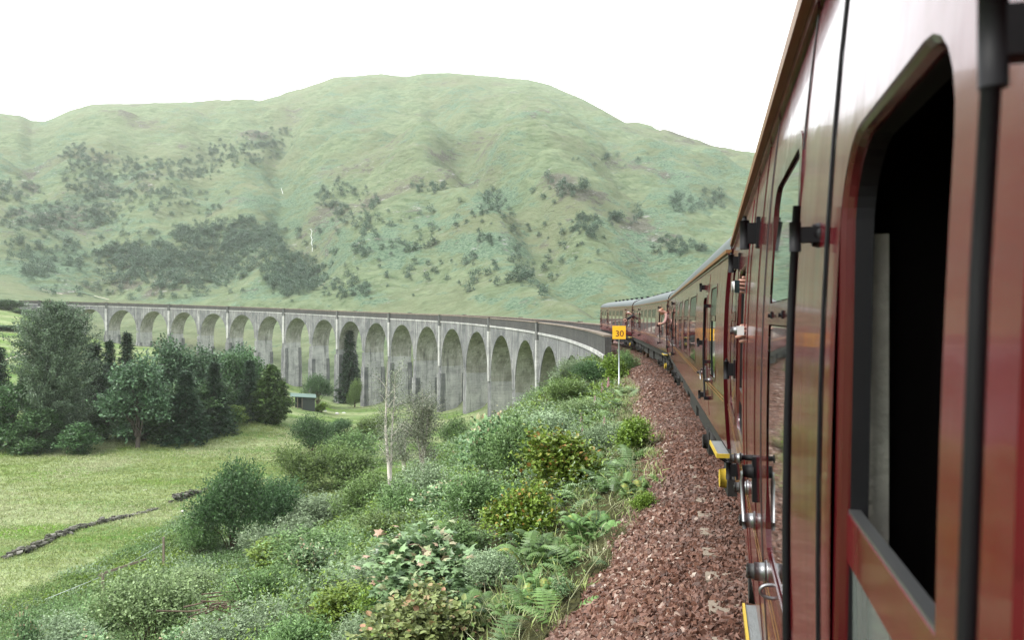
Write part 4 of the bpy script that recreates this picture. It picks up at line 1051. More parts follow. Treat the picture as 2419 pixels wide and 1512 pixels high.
# distant row of trees along the far side of the meadow
TR = [
 ('airy', 'tall_tree', 130, 1062, 368, 185, 'tall feathery grey-green tree rising above the viaduct at the left', lambda: airy_tree(41), 22., 11., 114),
 ('con', 'spruce_tree', 222, 1050, 240, 140, 'black-green spruce right behind the tall feathery tree', lambda: conifer(42, 'leaf_dark'), 14., 5.4, 128),
 ('con', 'spruce_tree', 258, 1040, 235, 90, 'narrow dark spruce whose top stands before the first piers', None, 14., 5.4, 142),
 ('con', 'spruce_tree', 300, 1035, 250, 95, 'taller dark spruce right of the narrow one', None, 14., 5.4, 145),
 ('con', 'spruce_tree', 0, 1010, 190, 90, 'dark spruce cut by the left edge of the photo', None, 14., 5.4, 122),
 ('con', 'spruce_tree', 52, 960, 90, 40, 'small dark spruce left of the tall feathery tree', None, 14., 5.4, 140),
 ('br', 'broadleaf_tree', 325, 1058, 215, 140, 'blue-green broad tree in front with a dark trunk foot', lambda: broadleaf(43, 'leaf_tree_blue'), 12., 8.4, 113),
 ('br', 'broadleaf_tree', 405, 1040, 235, 130, 'tallest blue-green tree in the middle of the wood', None, 12., 8.4, 128),
 ('br', 'broadleaf_tree', 470, 1030, 205, 120, 'blue-green tree right of the tallest one', None, 12., 8.4, 132),
 ('bt', 'broadleaf_tree', 505, 1025, 130, 110, 'low darker green tree in front of the wood', lambda: broadleaf(44, 'leaf_tree', base=.05), 12., 8.4, 128),
 ('bt', 'broadleaf_tree', 385, 1045, 130, 120, 'low dark tree at the shaded foot of the wood', None, 12., 8.4, 118),
 ('bt', 'broadleaf_tree', 535, 1015, 180, 80, 'upright green tree before the middle piers', None, 12., 8.4, 142),
 ('bt', 'broadleaf_tree', 585, 1005, 170, 90, 'dark green tree left of the cone-shaped cedar', None, 12., 8.4, 145),
 ('con', 'spruce_tree', 440, 1042, 165, 130, 'dark layered spruce in the front of the wood below the tallest tree', None, 14., 5.4, 117),
 ('con', 'spruce_tree', 505, 1030, 175, 110, 'dark layered spruce left of the small lime-green tree', None, 14., 5.4, 124),
 ('con', 'spruce_tree', 590, 1016, 165, 90, 'pointed dark spruce between the lime-green tree and the cedar', None, 14., 5.4, 138),
 ('bl', 'broadleaf_tree', 553, 1022, 72, 62, 'small lime-green tree at the front of the wood', lambda: broadleaf(45, 'leaf_lime', n=1500), 12., 8.4, 132),
 ('ced', 'cedar_tree', 640, 1022, 160, 125, 'cone-shaped yellow-green cedar at the right end of the wood', lambda: conifer(46, 'leaf_cedar', 10., 6.6, 520, .05, .02, .4, .3, .75, .3), 10., 6.8, 138),
 ('br', 'broadleaf_tree', 275, 1030, 150, 90, 'green tree filling the gap between the spruces', None, 12., 8.4, 136),
 ('bt', 'broadleaf_tree', 30, 1055, 150, 120, 'leafy dark tree low at the left edge of the photo', None, 12., 8.4, 112),
 ('bt', 'broadleaf_tree', 85, 1062, 95, 110, 'low leafy tree at the left foot of the tall feathery tree', None, 12., 8.4, 110),
 ('bs', 'broadleaf_tree', 185, 1066, 62, 100, 'low spreading green bush at the right foot of the tall feathery tree', lambda: broadleaf(47, 'leaf_tree', 12, 12, 1600, .6, .0), 12., 12., 109),
 ('con', 'spruce_tree', 826, 952, 172, 78, 'black spruce standing in the arch beside the shed', None, 14., 5.4, 222),
 ('bt', 'broadleaf_tree', 340, 1050, 110, 130, 'low leafy tree at the foot of the front blue-green tree', None, 12., 8.4, 119),
 ('bt', 'broadleaf_tree', 450, 1040, 130, 130, 'low dark tree in front of the tallest blue-green tree', None, 12., 8.4, 122),
 ('bt', 'broadleaf_tree', 250, 1058, 110, 110, 'low dark tree between the feathery tree and the front blue-green tree', None, 12., 8.4, 120),
 ('br', 'broadleaf_tree', 560, 1010, 190, 120, 'rounded blue-green tree behind the small lime-green tree', None, 12., 8.4, 150),
 ('bt', 'broadleaf_tree', 610, 1018, 110, 90, 'low dark tree against the left side of the cone-shaped cedar', None, 12., 8.4, 141),
 ('bs', 'broadleaf_tree', 20, 770, 62, 80, 'round green tree at the far left end of the viaduct', None, 12., 12., 300),
 ('bs', 'broadleaf_tree', 60, 775, 40, 60, 'small round tree under the far left end of the viaduct', None, 12., 12., 296),
 ('bs', 'broadleaf_tree', 15, 835, 30, 90, 'low grey-green thicket at the left edge above the wood', None, 12., 12., 240),
]
_mk = {}
for key, nm, px, pb, hp_, wp_, lab, mk, nh, nw, D_ in TR:
    if mk: _mk[key] = mk
    plant('T'+key, _mk[key], nm, px, pb, hp_, wp_, nh, nw, lab, 'tree', 'trees between the meadow and the viaduct', D=D_, sink=.01)
    # keep the crown top where the frame shows it
# thin birches on the slope
o = thin_birch(51, lean=1.5, forks=2); tag(put(o, 922, 1165, 320, 120, 9., 4.4, rz=2.6, sink=.01), 'leaning white-stemmed birch with a thin crown before the viaduct', 'tree')
o = thin_birch(52, forks=4, lean=-.3, dense=7); tag(put(o, 1000, 1160, 250, 125, 9., 4.4, rz=.4, sink=.01), 'twin-stemmed grey birch with a rounded airy crown right of the leaning birch', 'tree')
o = thin_birch(53, forks=4, lean=.2, dense=6); tag(put(o, 955, 1120, 130, 110, 9., 4.4, rz=1.4, sink=.01), 'small grey birch low between the two taller birches', 'tree')

# foxgloves
def foxglove(seed):
    r = np.random.default_rng(seed); root = empty('foxglove'); mb = MB(); mb.tube([(0, 0, -.05), (.01, 0, .6), (.03, .01, 1.3)], [.01, .008, .003], n=5); 
    P = r.normal(size=(26, 3))*np.array([.07, .07, .05])+np.array([0, 0, .12]); leaf_quads(mb, P, P*np.array([4, 4, 1]), np.tile(np.array([0, 0, 1.]), (26, 1)), .22, .09, .4)
    mb.build('stem', MAT['stem_green'], root); mb = MB()
    for i in range(46):
        z = .55+.72*i/46; a = i*2.4; q = .055*(1.1-.8*i/46); p = np.array([math.cos(a)*.015, math.sin(a)*.015, z]); e = p+np.array([math.cos(a)*q, math.sin(a)*q, -.035]); mb.tube([p, (p+e)/2, e], [.006, .014*(1.15-i/60), .017*(1.15-i/60)], n=6, cap=False, tint=r.random())
    mb.build('flowers', MAT['petal_pink'], root); return root
for i, (px, py, lb) in enumerate([(1437, 915, 'topmost pink foxglove, under the speed sign bush'), (1423, 928, 'pink foxglove just below the topmost one'), (1405, 958, 'third pink foxglove down, beside a pale willow'), (1373, 1000, 'pink foxglove standing clear on the left'), (1428, 1008, 'pink foxglove above the fresh green bush'), (1376, 1030, 'lowest pink foxglove on the left'), (1400, 1040, 'lowest pink foxglove on the right')]):
    o = proto('fox', lambda: foxglove(61)); o.name = 'foxglove'; put(o, px, py+18, 42, 10, 1.27, .2, sink=0); tag(o, lb, 'foxglove', 'pink foxgloves on the bank')

# ---- ground cover on the embankment: uncountable -----------------
def scatter_cover():
    r = np.random.default_rng(77)
    n = 13000; s_ = 3+r.random(n)**1.2*75; off = -ftf(s_)-.05-r.random(n)**.8*36
    xy = np.stack(tr(s_, off), -1); D_ = xy[:, 1]; px, _ = uD(xy[:, 0], D_)
    d_, _s = track_dist(xy[:, 0], xy[:, 1]); z = ground(xy[:, 0], xy[:, 1]); edge = -1-.52*(d_-3.3); d_ = d_-ftf(_s)+3.4
    ok = (px > -250) & (px < 1700) & (D_ > 4) & (z > -16.2) & (d_ > 3.4)
    P0 = np.stack([xy[:, 0], xy[:, 1], z], -1)[ok]; d_ = d_[ok]; D_ = D_[ok]; m_ = len(P0)
    kind = vn(P0[:, 0]/3.2+40, P0[:, 1]/3.2)+.25*(r.random(m_)-.5)
    def blades(mb, P, k_, L, W_, hz, spread, kindn='quad'):
        n_ = len(P); Q = np.repeat(P, k_, 0); q = r.normal(size=(n_*k_, 3))*np.array([1, 1, .55])
        Ls = np.repeat(L, k_); hs = np.repeat(hz, k_); Q = Q+q*np.array([1, 1, 1])*np.repeat(spread, k_)[:, None]*.5; Q[:, 2] = np.repeat(P[:, 2], k_)+np.abs(q[:, 2])*hs
        dd = q*.5+r.normal(size=q.shape)*.5+np.array([0, 0, .35]); ti = np.clip(.45*np.repeat(r.random(n_), k_)+.5*r.random(n_*k_), 0, .88)
        leaf_quads(mb, Q, dd, unit(r.normal(size=q.shape)*.5+np.array([0, 0, 1.])), Ls*(.6+.7*r.random(n_*k_)), Ls*W_, ti)
    sc2 = np.clip(D_/16, .75, 3.2)
    for nm, lo, hi, mt, L_, W_, label in (('undergrowth', 0, .38, 'leaf_willow', .075, .36, 'low grey-green scrub covering the embankment slope'), ('undergrowth', .38, .52, 'leaf_willow_pale', .08, .45, 'pale leafy scrub in patches over the embankment'), ('undergrowth', .52, .62, 'leaf_bright', .08, .6, 'fresh green weeds in patches over the embankment'), ('undergrowth', .62, 1.4, 'leaf_olive', .07, .4, 'olive scrub in patches over the embankment')):
        s2 = (kind >= lo) & (kind < hi) & (d_ > 3.75); mb = MB(); q_ = P0[s2]; w2 = sc2[s2]; blades(mb, q_, 46, L_*w2**.7, W_, (.3+.6*r.random(len(q_))**1.5)*np.where(D_[s2] > 30, .5, 1)*np.clip((d_[s2]-3.0)/1.5, .4, 1), .55*w2**.5)
        tag(mb.build(nm, MAT[mt]), label, 'undergrowth', kind='stuff')
    mb = MB(); mb2 = MB()
    nf = 0
    for p, dd_, D__ in zip(P0, d_, D_):
        if D__ > 45 or r.random() > ((.34 if D__ < 22 else .15) if dd_ > 5 else .62): continue
        k2 = r.integers(5, 9); Lf = .32+.36*r.random()
        if dd_ < 3.5: continue
        for _ in range(k2): frond(mb if r.random() > .3 else mb2, r, p+r.normal(size=3)*np.array([.15, .15, 0]), r.random()*6.28, Lf*(.7+.5*r.random()), .6+.5*r.random(), .88*r.random(), np_=11)
        nf += 1
    tag(mb.build('bracken', MAT['leaf_fern']), 'dark green bracken fronds between the bushes', 'bracken', kind='stuff'); tag(mb2.build('bracken', MAT['leaf_bracken']), 'pale bracken fronds between the bushes', 'bracken', kind='stuff')
    # dry grass along the foot of the ballast
    n = 700; s_ = 4.5+r.random(n)**1.3*45; off = -ftf(s_)+.1-r.random(n)*1.5; xy = np.stack(tr(s_, off), -1); z = np.where(off > -ftf(s_), zt(s_)+bedz(off)-.05, ground(xy[:, 0], xy[:, 1])); P = np.stack([xy[:, 0], xy[:, 1], z], -1)
    for frac, mt, lb in ((.95, 'grass_dry', 'dry straw-coloured grass at the foot of the ballast'), (1.0, 'grass_green', 'green weeds at the foot of the ballast')):
        s2 = r.random(n) < (.75 if frac < 1 else .3); q_ = np.repeat(P[s2], 16, 0); q_ = q_+r.normal(size=q_.shape)*np.array([.12, .12, .0]); mb = MB(); m2 = len(q_)
        leaf_quads(mb, q_, r.normal(size=(m2, 3))*.5+np.array([0, 0, 1.1]), r.normal(size=(m2, 3)), .12+.2*r.random(m2), .008 if frac < 1 else .014, r.random(m2), droop=.3)
        tag(mb.build('grass', MAT[mt]), lb, 'grass', kind='stuff')
scatter_cover()
# ---- rough grass of the meadow -----------------------------------
def meadow_tufts():
    r = np.random.default_rng(5); n = 26000; D_ = 38+r.random(n)**1.1*100; px = -60+r.random(n)*900; x_ = (px-CX)/F*D_; z = ground(x_, D_); d_, _ = track_dist(x_, D_)
    ok = (z < -13) & (z-(-1-.52*(d_-3.3)) > .1); P = np.stack([x_, D_, z-.05], -1)[ok]
    for k_, (mt, lb) in enumerate((('grass_dry', 'pale seeding grass tufts across the meadow'), ('grass_green', 'green grass tufts across the meadow'))):
        sel = (vn(P[:, 0]/9+3, P[:, 1]/14)+.35*(r.random(len(P))-.5) > .5) == (k_ == 0); q_ = np.repeat(P[sel], 6, 0); q_ = q_+r.normal(size=q_.shape)*np.array([.3, .3, 0]); m2 = len(q_); sc = q_[:, 1]/60
        mb = MB(); leaf_quads(mb, q_, r.normal(size=(m2, 3))*.6+np.array([0, 0, .8]), r.normal(size=(m2, 3)), (.16+.2*r.random(m2))*sc**.3, .045*sc, r.random(m2), droop=.3)
        tag(mb.build('grass', MAT[mt]), lb, 'grass', kind='stuff')
meadow_tufts()
# ------------------------------------------------------------------ fittings of the nearest carriage
def vstrip(mb, x0, x1, z0, z1, o0, o1, mat=0):
    zz = np.linspace(z0, z1, 16)
    for a in ((x0, o0, x0, o1), (x0, o1, x1, o1), (x1, o1, x1, o0)):
        v = [(a[0], uz(z)+a[1], z) for z in zz]+[(a[2], uz(z)+a[3], z) for z in zz]
        mb.add(v, [(i, i+1, 17+i, 16+i) for i in range(15)], mat=mat)
def nb(name, mats, fn, parent=near): mb = MB(); fn(mb); return mb.build(name, mats, parent)
BI, CH, RB = MAT['black_iron'], MAT['chrome'], MAT['rubber']
nb('door_edge_strip', BI, lambda m: vstrip(m, X_(1.15), X_(1.163), 1.06, 2.86, .001, .005))
for s_, z1 in ((1.256, 2.425), (.405, 2.43)):
    def f(m, s_=s_, z1=z1):
        x_ = X_(s_); zz = np.linspace(1.12, z1, 9); m.tube([(x_, uz(z)+.036, z) for z in zz], .0062 if s_ > 1 else .0045, n=14)
    g_ = nb('grab_rail', BI, f)
    for zb in (z1-.045,):
        def f(m, x_=X_(s_), z_=zb):
            m.box(x_-.005, x_+.012, uz(z_)-.001, uz(z_)+.036, z_-.012, z_+.012); m.cyl((x_+.012, uz(z_)-.001, z_), (x_+.012, uz(z_)+.010, z_), .020, .017, 18)
            m.cyl((x_+.012, uz(z_)+.013, z_), (x_+.012, uz(z_)+.019, z_), .010, .008, 12); m.cyl((x_, uz(z_)+.036, z_-.026), (x_, uz(z_)+.036, z_+.02), .009 if x_ > 4 else .0065, n=14)
        nb('bracket', BI, f, g_)
for s_ in (1.578, 2.42, 2.75, 3.35): nb('panel_seam', MAT['maroon_dark'] if s_ > 2.5 else RB, lambda m, s_=s_: vstrip(m, X_(s_), X_(s_)+.008, 1.06, 2.84, .0005, .003))
for s_, z_ in ((2.92, 2.565), (4.72, 2.585), (4.72, 1.35), (4.72, 1.95)):
    def f(m, x_=X_(s_), z_=z_):
        m.box(x_-.03, x_+.03, uz(z_)-.002, uz(z_)+.012, z_-.055, z_+.055); m.box(x_-.014, x_+.014, uz(z_)+.01, uz(z_)+.05, z_-.04, z_+.035)
        m.cyl((x_, uz(z_)+.052, z_-.06), (x_, uz(z_)+.052, z_+.045), .017, n=14); m.cyl((x_, uz(z_)+.052, z_+.045), (x_, uz(z_)+.052, z_+.062), .010, .006, 12)
    nb('hinge', BI, f)
for s_ in (2.24, 2.80, 3.34, 4.03):
    def f(m, x_=X_(s_)):
        z_ = 1.54; y_ = uz(z_); m.cyl((x_, y_-.002, z_), (x_, y_+.008, z_), .034, .032, 20); m.cyl((x_, y_+.006, z_), (x_, y_+.036, z_), .026, .025, 20); m.cyl((x_, y_+.034, z_), (x_, y_+.055, z_), .021, .02, 20, mat=1)
        m.cyl((x_, y_+.054, z_), (x_, y_+.0565, z_), .012, .012, 12, mat=0)
    nb('door_stop', [CH, RB], f)
def f(m):
    x_ = X_(2.66); z_ = 1.74; y_ = uz(z_); m.box(x_-.015, x_+.03, y_-.002, y_+.014, z_-.10, z_+.05); m.cyl((x_, y_+.01, z_), (x_, y_+.045, z_), .024, .02, 16); m.cyl((x_-.0, y_+.012, z_+.045), (x_, y_+.05, z_+.045), .010, .008, 12); m.cyl((x_, y_+.048, z_+.045), (x_, y_+.054, z_+.045), .014, .014, 12)
nb('lock_case', BI, f)
def f(m):
    x_ = X_(2.66); z_ = 1.74; y_ = uz(z_); m.tube([(x_, y_+.035, z_), (x_, y_+.045, z_-.005), (x_-.005, y_+.046, z_-.03), (x_-.01, y_+.04, z_-.17)], [.008, .0085, .008, .0065], n=12); m.cyl((x_-.01, y_+.04, z_-.165), (x_-.01, y_+.038, z_-.19), .008, .0075, 10, mat=1)
nb('door_handle', [CH, RB], f)
def f(m):
    a = np.linspace(-.2, 3.4, 14); x_ = X_(2.02); z_ = 1.56; y_ = uz(z_); m.tube([(x_+.004, y_-.004+.036*math.sin(t_)**.7 if math.sin(t_) > 0 else y_-.004, z_+.017*math.cos(t_)) for t_ in a], .0048, n=8)
nb('loop', CH, f)
for s_ in (1.75, 2.05): nb('window_catch', BI, lambda m, s_=s_: (m.box(X_(s_)-.008, X_(s_)+.008, uz(2.26)+.002, uz(2.26)+.008, 2.25, 2.268), m.cyl((X_(s_), uz(2.26)+.007, 2.258), (X_(s_), uz(2.26)+.014, 2.258), .005, n=10)))
nb('step_board', [MAT['step_grey'], MAT['yellow_paint'], BI], lambda m: (m.box(X_(2.95), X_(3.5), 1.25, 1.372, .965, .99), m.box(X_(2.945), X_(3.505), 1.372, 1.382, .965, .995, mat=1), m.box(X_(2.93), X_(2.95), 1.25, 1.375, .95, .994, mat=2)))
nb('door_post', MAT['interior_cream'], lambda m: m.box(X_(1.075), X_(1.10), 1.300, 1.324, 1.15, 2.36))
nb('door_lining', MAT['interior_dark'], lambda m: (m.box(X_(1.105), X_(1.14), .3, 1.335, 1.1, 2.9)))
nb('inner_pipe', BI, lambda m: m.tube([(X_(1.066), 1.329, 1.2), (X_(1.066), 1.329, 2.42)], .003, n=8))
# ------------------------------------------------------------------ speed sign
s_, off_ = 33.0, -2.95
sx, sy, _ = at(1462.5, 785, 33.5); sg = gz(sx, sy); sr = empty('speed_sign', (sx, sy, sg), rz=-R_(8))
tag(sr, 'square yellow speed sign with a dark red 30 on a grey pole beside the track', 'sign')
zc = CZ+(CY-785.5)/F*33.5-sg; hp = .29
MB().box(-hp, hp, -.012, .012, zc-hp, zc+hp).build('plate', MAT['sign_yellow'], sr)
MB().cyl((-.0, .05, -.3), (0, .05, zc+.42), .033, .033, 14).build('pole', MAT['galvanised'], sr)
for z_ in (zc-.15, zc+.15): MB().box(-.07, .07, .012, .09, z_-.02, z_+.02).build('clamp', MAT['galvanised'], sr)
cu = bpy.data.curves.new('number', 'FONT'); cu.body = '30'; cu.size = .38; cu.extrude = .004; cu.offset = .0; cu.align_x = 'CENTER'; cu.align_y = 'CENTER'
tmp = bpy.data.objects.new('number', cu); C.objects.link(tmp); bpy.context.view_layer.update(); me_ = bpy.data.meshes.new_from_object(tmp.evaluated_get(bpy.context.evaluated_depsgraph_get())); bpy.data.objects.remove(tmp)
no = bpy.data.objects.new('number', me_); C.objects.link(no); me_.materials.clear(); me_.materials.append(MAT['sign_red']); no.parent = sr; no.location = (.02, -.018, zc-.06); no.rotation_euler = (R_(90), 0, 0)

# ------------------------------------------------------------------ shed by the viaduct
D_ = 176; x_, y_, _ = at(718, 965, D_); sh = empty('open_shed', (x_, y_, gz(x_, y_)), rz=R_(16))
tag(sh, 'small dark open-fronted shed with a green metal roof beside the viaduct piers', 'shed')
MB().box(-2.0, 2.4, 1.4, 1.5, -.5, 2.7).build('back_wall', MAT['shed_wall'], sh)
MB().box(2.3, 2.4, -1.6, 1.4, -.5, 2.6).build('side_wall', MAT['shed_wall'], sh); MB().box(-.4, 2.3, -1.6, -1.5, -.5, 2.6).build('front_wall', MAT['shed_wall'], sh)
for xx in (-2.6, -1.5, -.5): MB().box(xx, xx+.14, -1.6, -1.46, -.5, 2.9).build('post', MAT['old_wood'], sh)
m_ = MB(); v = [(-3.1, -2.0, 3.25), (2.7, -2.0, 2.75), (2.7, 1.9, 3.2), (-3.1, 1.9, 3.7)]; v = v+[(a, b, c-.09) for a, b, c in v]; m_.add(v, [(0, 1, 2, 3), (7, 6, 5, 4), (0, 4, 5, 1), (1, 5, 6, 2), (2, 6, 7, 3), (3, 7, 4, 0)]); m_.build('roof', MAT['shed_roof'], sh)
def rock(seed, px, py, w_, h_, label, D=None, name='boulder'):
    r = np.random.default_rng(seed); import bmesh
    bm = bmesh.new(); bmesh.ops.create_icosphere(bm, subdivisions=2, radius=.5)
    for v_ in bm.verts: v_.co *= .8+.4*r.random()
    me = bpy.data.meshes.new(name); bm.to_mesh(me); bm.free(); me.materials.append(MAT['boulder']); o = bpy.data.objects.new(name, me); C.objects.link(o)
    if D is None: X0, Y0, Z0 = hit(px, py)
    else: X0, Y0 = (px-CX)/F*D, D; Z0 = gz(X0, Y0)
    o.location = (X0, Y0, Z0+.1*h_/F*Y0); o.scale = (w_/F*Y0, w_/F*Y0*.8, h_/F*Y0); tag(o, label, 'boulder'); return o
rock(1, 796, 966, 9, 7, 'pale boulder on the bare ground right of the shed', 180); rock(2, 812, 964, 9, 4, 'flat grey boulder at the foot of the arch beside the spruce', 184); rock(3, 768, 970, 8, 7, 'small white stone at the shed corner', 182)
rock(4, 520, 1303, 24, 4, 'pale flat stone lying in the meadow by the fence post'); rock(5, 432, 1210, 16, 4, 'low grey stone in the grass above the broken wall'); rock(6, 342, 1160, 10, 4, 'tiny pale stone out in the meadow')
# bare ground by the shed
def ground_patch(name, pts, mat, label=None, kind='structure', dz=.06):
    P = []
    for px, py, D in pts: X0, Y0 = (px-CX)/F*D, D; P.append((X0, Y0, gz(X0, Y0)+dz))
    m_ = MB(); n_ = len(P)//2; m_.add(P, [(i, i+1, n_*2-2-i, n_*2-1-i) for i in range(n_-1)]); o = m_.build(name, MAT[mat]); tag(o, kind=kind); return o

# ------------------------------------------------------------------ ruined field wall
def field_wall(pts, label, seed, h_=.38):
    r = np.random.default_rng(seed); mb = MB(); P = np.array([hit(*p)[:2] for p in pts]); seg = np.linalg.norm(np.diff(P, axis=0), axis=1); L = seg.sum(); n = int(L*15)
    t_ = r.random(n)*L; cs = np.concatenate([[0], np.cumsum(seg)]); x = np.interp(t_, cs, P[:, 0]); y = np.interp(t_, cs, P[:, 1]); g = ground(x, y)
    dens = vn(t_/3.2, t_*0+seed); hh = h_*np.clip(dens*1.6-.15, .12, 1)
    z = g+hh*r.random(n)
    x = x+r.normal(size=n)*.2; y = y+r.normal(size=n)*.2
    base = np.array([(-1, -1, -1), (1, -1, -1), (1, 1, -1), (-1, 1, -1), (-1, -1, 1), (1, -1, 1), (1, 1, 1), (-1, 1, 1)])*.5
    v = (base[None]+(r.random((n, 8, 3))-.5)*.5)*np.stack([.5+.35*r.random(n), .4+.3*r.random(n), .24+.16*r.random(n)], -1)[:, None]*.5
    a = r.random(n)*6.28; ca, sa = np.cos(a)[:, None], np.sin(a)[:, None]; v = np.stack([v[..., 0]*ca-v[..., 1]*sa, v[..., 0]*sa+v[..., 1]*ca, v[..., 2]], -1)+np.stack([x, y, z], -1)[:, None]
    F_ = np.array([(0, 3, 2, 1), (4, 5, 6, 7), (0, 1, 5, 4), (1, 2, 6, 5), (2, 3, 7, 6), (3, 0, 4, 7)]); mb.add(v.reshape(-1, 3), (np.arange(n)[:, None, None]*8+F_[None]).reshape(-1, 4), tint=np.repeat(r.random(n), 6))
    tag(mb.build('stone_wall', MAT['wallstone']), label, 'wall')
field_wall([(15, 1322), (90, 1293), (180, 1250), (280, 1228), (370, 1203)], 'long low ruined stone wall crossing the meadow', 3)
field_wall([(405, 1190), (440, 1177), (492, 1158)], 'short taller stretch of ruined stone wall beside the alder bush', 8, .75)

# ------------------------------------------------------------------ rail fence at the meadow edge
x0, y0, z0 = hit(242, 1412); x1, y1, z1 = hit(386, 1345); fr = empty('rail_fence', (x0, y0, z0)); tag(fr, 'weathered wooden rail on posts at the edge of the meadow', 'fence')
def fpt(px, py, D): a = at(px, py, D); return (a[0]-x0, a[1]-y0, a[2]-z0)
MB().bar((0, 0, -.3), fpt(242, 1357, y0), .13, .13).build('post', MAT['old_wood'], fr)
MB().bar((x1-x0, y1-y0, z1-z0-.3), fpt(386, 1270, y1), .12, .12).build('post', MAT['old_wood'], fr)
MB().bar(fpt(234, 1359, y0), fpt(345, 1322, y0+(y1-y0)*.75), .05, .14).build('rail', MAT['old_wood'], fr)
MB().tube([fpt(234, 1366, y0), fpt(120, 1412, y0*.98), fpt(-20, 1462, y0*.96)], .016, n=4).build('wire', MAT['galvanised'], fr)
MB().tube([fpt(386, 1285, y1), fpt(300, 1335, (y0+y1)/2), fpt(240, 1368, y0)], .012, n=4).build('wire', MAT['galvanised'], fr)

# pile of cut branches
bx, by, bz = hit(565, 1480); r = np.random.default_rng(9); bp = empty('branch_pile', (bx, by, bz)); tag(bp, 'pile of dead cut branches lying on the slope among the bushes', 'branches')
for i in range(26):
    a = r.normal()*.5+.35; ln = .35+.8*r.random(); c_ = np.array([r.normal()*.45, r.normal()*.25, .35+.3*r.random()]); d = np.array([math.cos(a), math.sin(a)*.5, .18*r.normal()+.12])*ln/2
    MB().tube([c_-d, c_+r.normal(size=3)*.04, c_+d], [.02+.012*r.random(), .016, .008], n=6).build('branch', MAT['dead_wood'], bp)
MB().tube([(-.1, 0, .3), (.05, 0, .8), (-.15, 0, 1.2)], [.03, .022, .01], n=6).build('branch', MAT['dead_wood'], bp)
# dry stems over the ballast
for i, (pa, pb, lb) in enumerate([((1345, 1500), (1440, 1330), 'long pale dry stem lying on the ballast at the bottom'), ((1430, 1240), (1475, 1215), 'thin dry twig at the ballast edge under the fern')]):
    a = hit(*pa); b_ = hit(*pb); MBx = MB().tube([np.array(a)+(0, 0, .14), (np.array(a)+np.array(b_))/2+(0, .0, .2), np.array(b_)+(0, 0, .2)], [.006, .005, .003], n=5).build('dry_stem', MAT['grass_dry']); tag(MBx, lb, 'stem')

# small weeds standing on the ballast
for (px, py, w_, h_, k_, lb) in [(1330, 1420, 55, 60, 's2', 'little pale-leaved seedling at the ballast edge'), (1520, 1230, 60, 50, 'h2', 'yellowish weed on the ballast below the bushy fern'), (1455, 1470, 40, 45, 'h2', 'sparse tiny weed alone on the ballast near the bottom')]:
    veg(k_, px, py, h_, w_, lb, name='weed', cat='weed')

# ------------------------------------------------------------------ hillside: stream, paths, trees
def hill_ribbon(name, pts, w_, mat, up=.5):
    P = []; mb = MB()
    for (px, py) in pts:
        a = np.array(hit(px, py)); dx = w_/F*a[1]/2; P += [a+(-dx, -.8, up), a+(dx, -.8, up)]
    for i in range(len(pts)-1): mb.add([P[2*i], P[2*i+1], P[2*i+3], P[2*i+2]], [(0, 1, 2, 3)])
    tag(mb.build(name, MAT[mat]), kind='structure')
hill_ribbon('stream', [(738, 598), (739, 588), (736, 580), (738, 570), (735, 560), (738, 552), (733, 543)], 1.0, 'white_water')
hill_ribbon('stream', [(669, 460), (667, 453), (665, 447)], 1.0, 'white_water')
hill_ribbon('path', [(100, 686), (128, 692), (150, 698)], 3.5, 'track_dirt'); hill_ribbon('path', [(185, 694), (225, 701), (260, 710)], 4, 'track_dirt'); hill_ribbon('path', [(0, 862), (30, 850), (70, 838)], 7, 'track_dirt')

def hilltree(seed, h_=8., w_=6.5):
    r = np.random.default_rng(seed); B = lumps(r, 8, w_, h_, .1); mb = MB()
    base = crown(mb, r, B, 95, 3, 1.6, .75, .55, 'quad', .5, .8, low=-.5); root = mb.build('crown_tree', MAT['leaf_hill']); return root, mb
WOODS = [(330, 610, 110, 32, 1.0), (430, 640, 150, 42, 1.0), (685, 655, 68, 45, 1.25), (540, 562, 120, 38, 1.0), (600, 590, 80, 35, .8), (185, 375, 50, 30, .7), (215, 435, 60, 32, .8), (400, 405, 130, 28, .7), (560, 365, 100, 26, .7), (330, 462, 130, 12, .6), (30, 455, 60, 28, .6), (80, 520, 90, 30, .45), (210, 505, 80, 30, .35), (100, 600, 110, 40, .25), (265, 385, 40, 20, .4), (640, 330, 60, 30, .45), (1010, 447, 45, 14, .6), (1330, 455, 70, 30, .15), (1380, 540, 50, 25, .35), (1470, 520, 60, 22, .2), (1170, 480, 25, 25, .4), (1230, 655, 28, 20, .5), (790, 470, 50, 40, .4), (90, 650, 40, 18, .6), (820, 690, 60, 20, .4), (860, 500, 60, 50, .2), (1600, 590, 60, 24, .4), (1450, 380, 90, 18, .12), (1650, 480, 70, 26, .4), (700, 720, 30, 8, .4), (300, 560, 300, 120, .10), (1000, 600, 420, 110, .07), (300, 690, 260, 20, .15)]
def hill_trees():
    r = np.random.default_rng(21); pts = []
    for (cx, cy, rx, ry, de) in WOODS:
        n = int(de*rx*ry*.062)+2
        for _ in range(n):
            a = r.random()*6.28; q = r.random()**.5*(1+.12*r.normal()); px = cx+rx*q*math.cos(a); py = cy+ry*q*math.sin(a)
            if -40 < px < 1770 and py < 715: pts.append((px, py))
    P = []
    for px, py in pts:
        x_, y_, z_ = hit(px, py)
        if y_ > 1250 or y_ < 200: continue
        P.append((y_, x_, z_, (.32+.62*r.random()**1.3)))
    P.sort(); return P
HT = hill_trees()
def ht_mesh(seed):
    r = np.random.default_rng(seed); B = lumps(r, 7, 6.2, 7.5, .05); mb = MB(); crown(mb, r, B, 90, 3, 1.5, .8, .6, 'quad', .5, .8, low=-.5); return mb
pm = []
for k_ in range(4):
    mb = ht_mesh(100+k_); o = mb.build('hillside_tree', MAT['leaf_hill']); pm.append((o, mb))
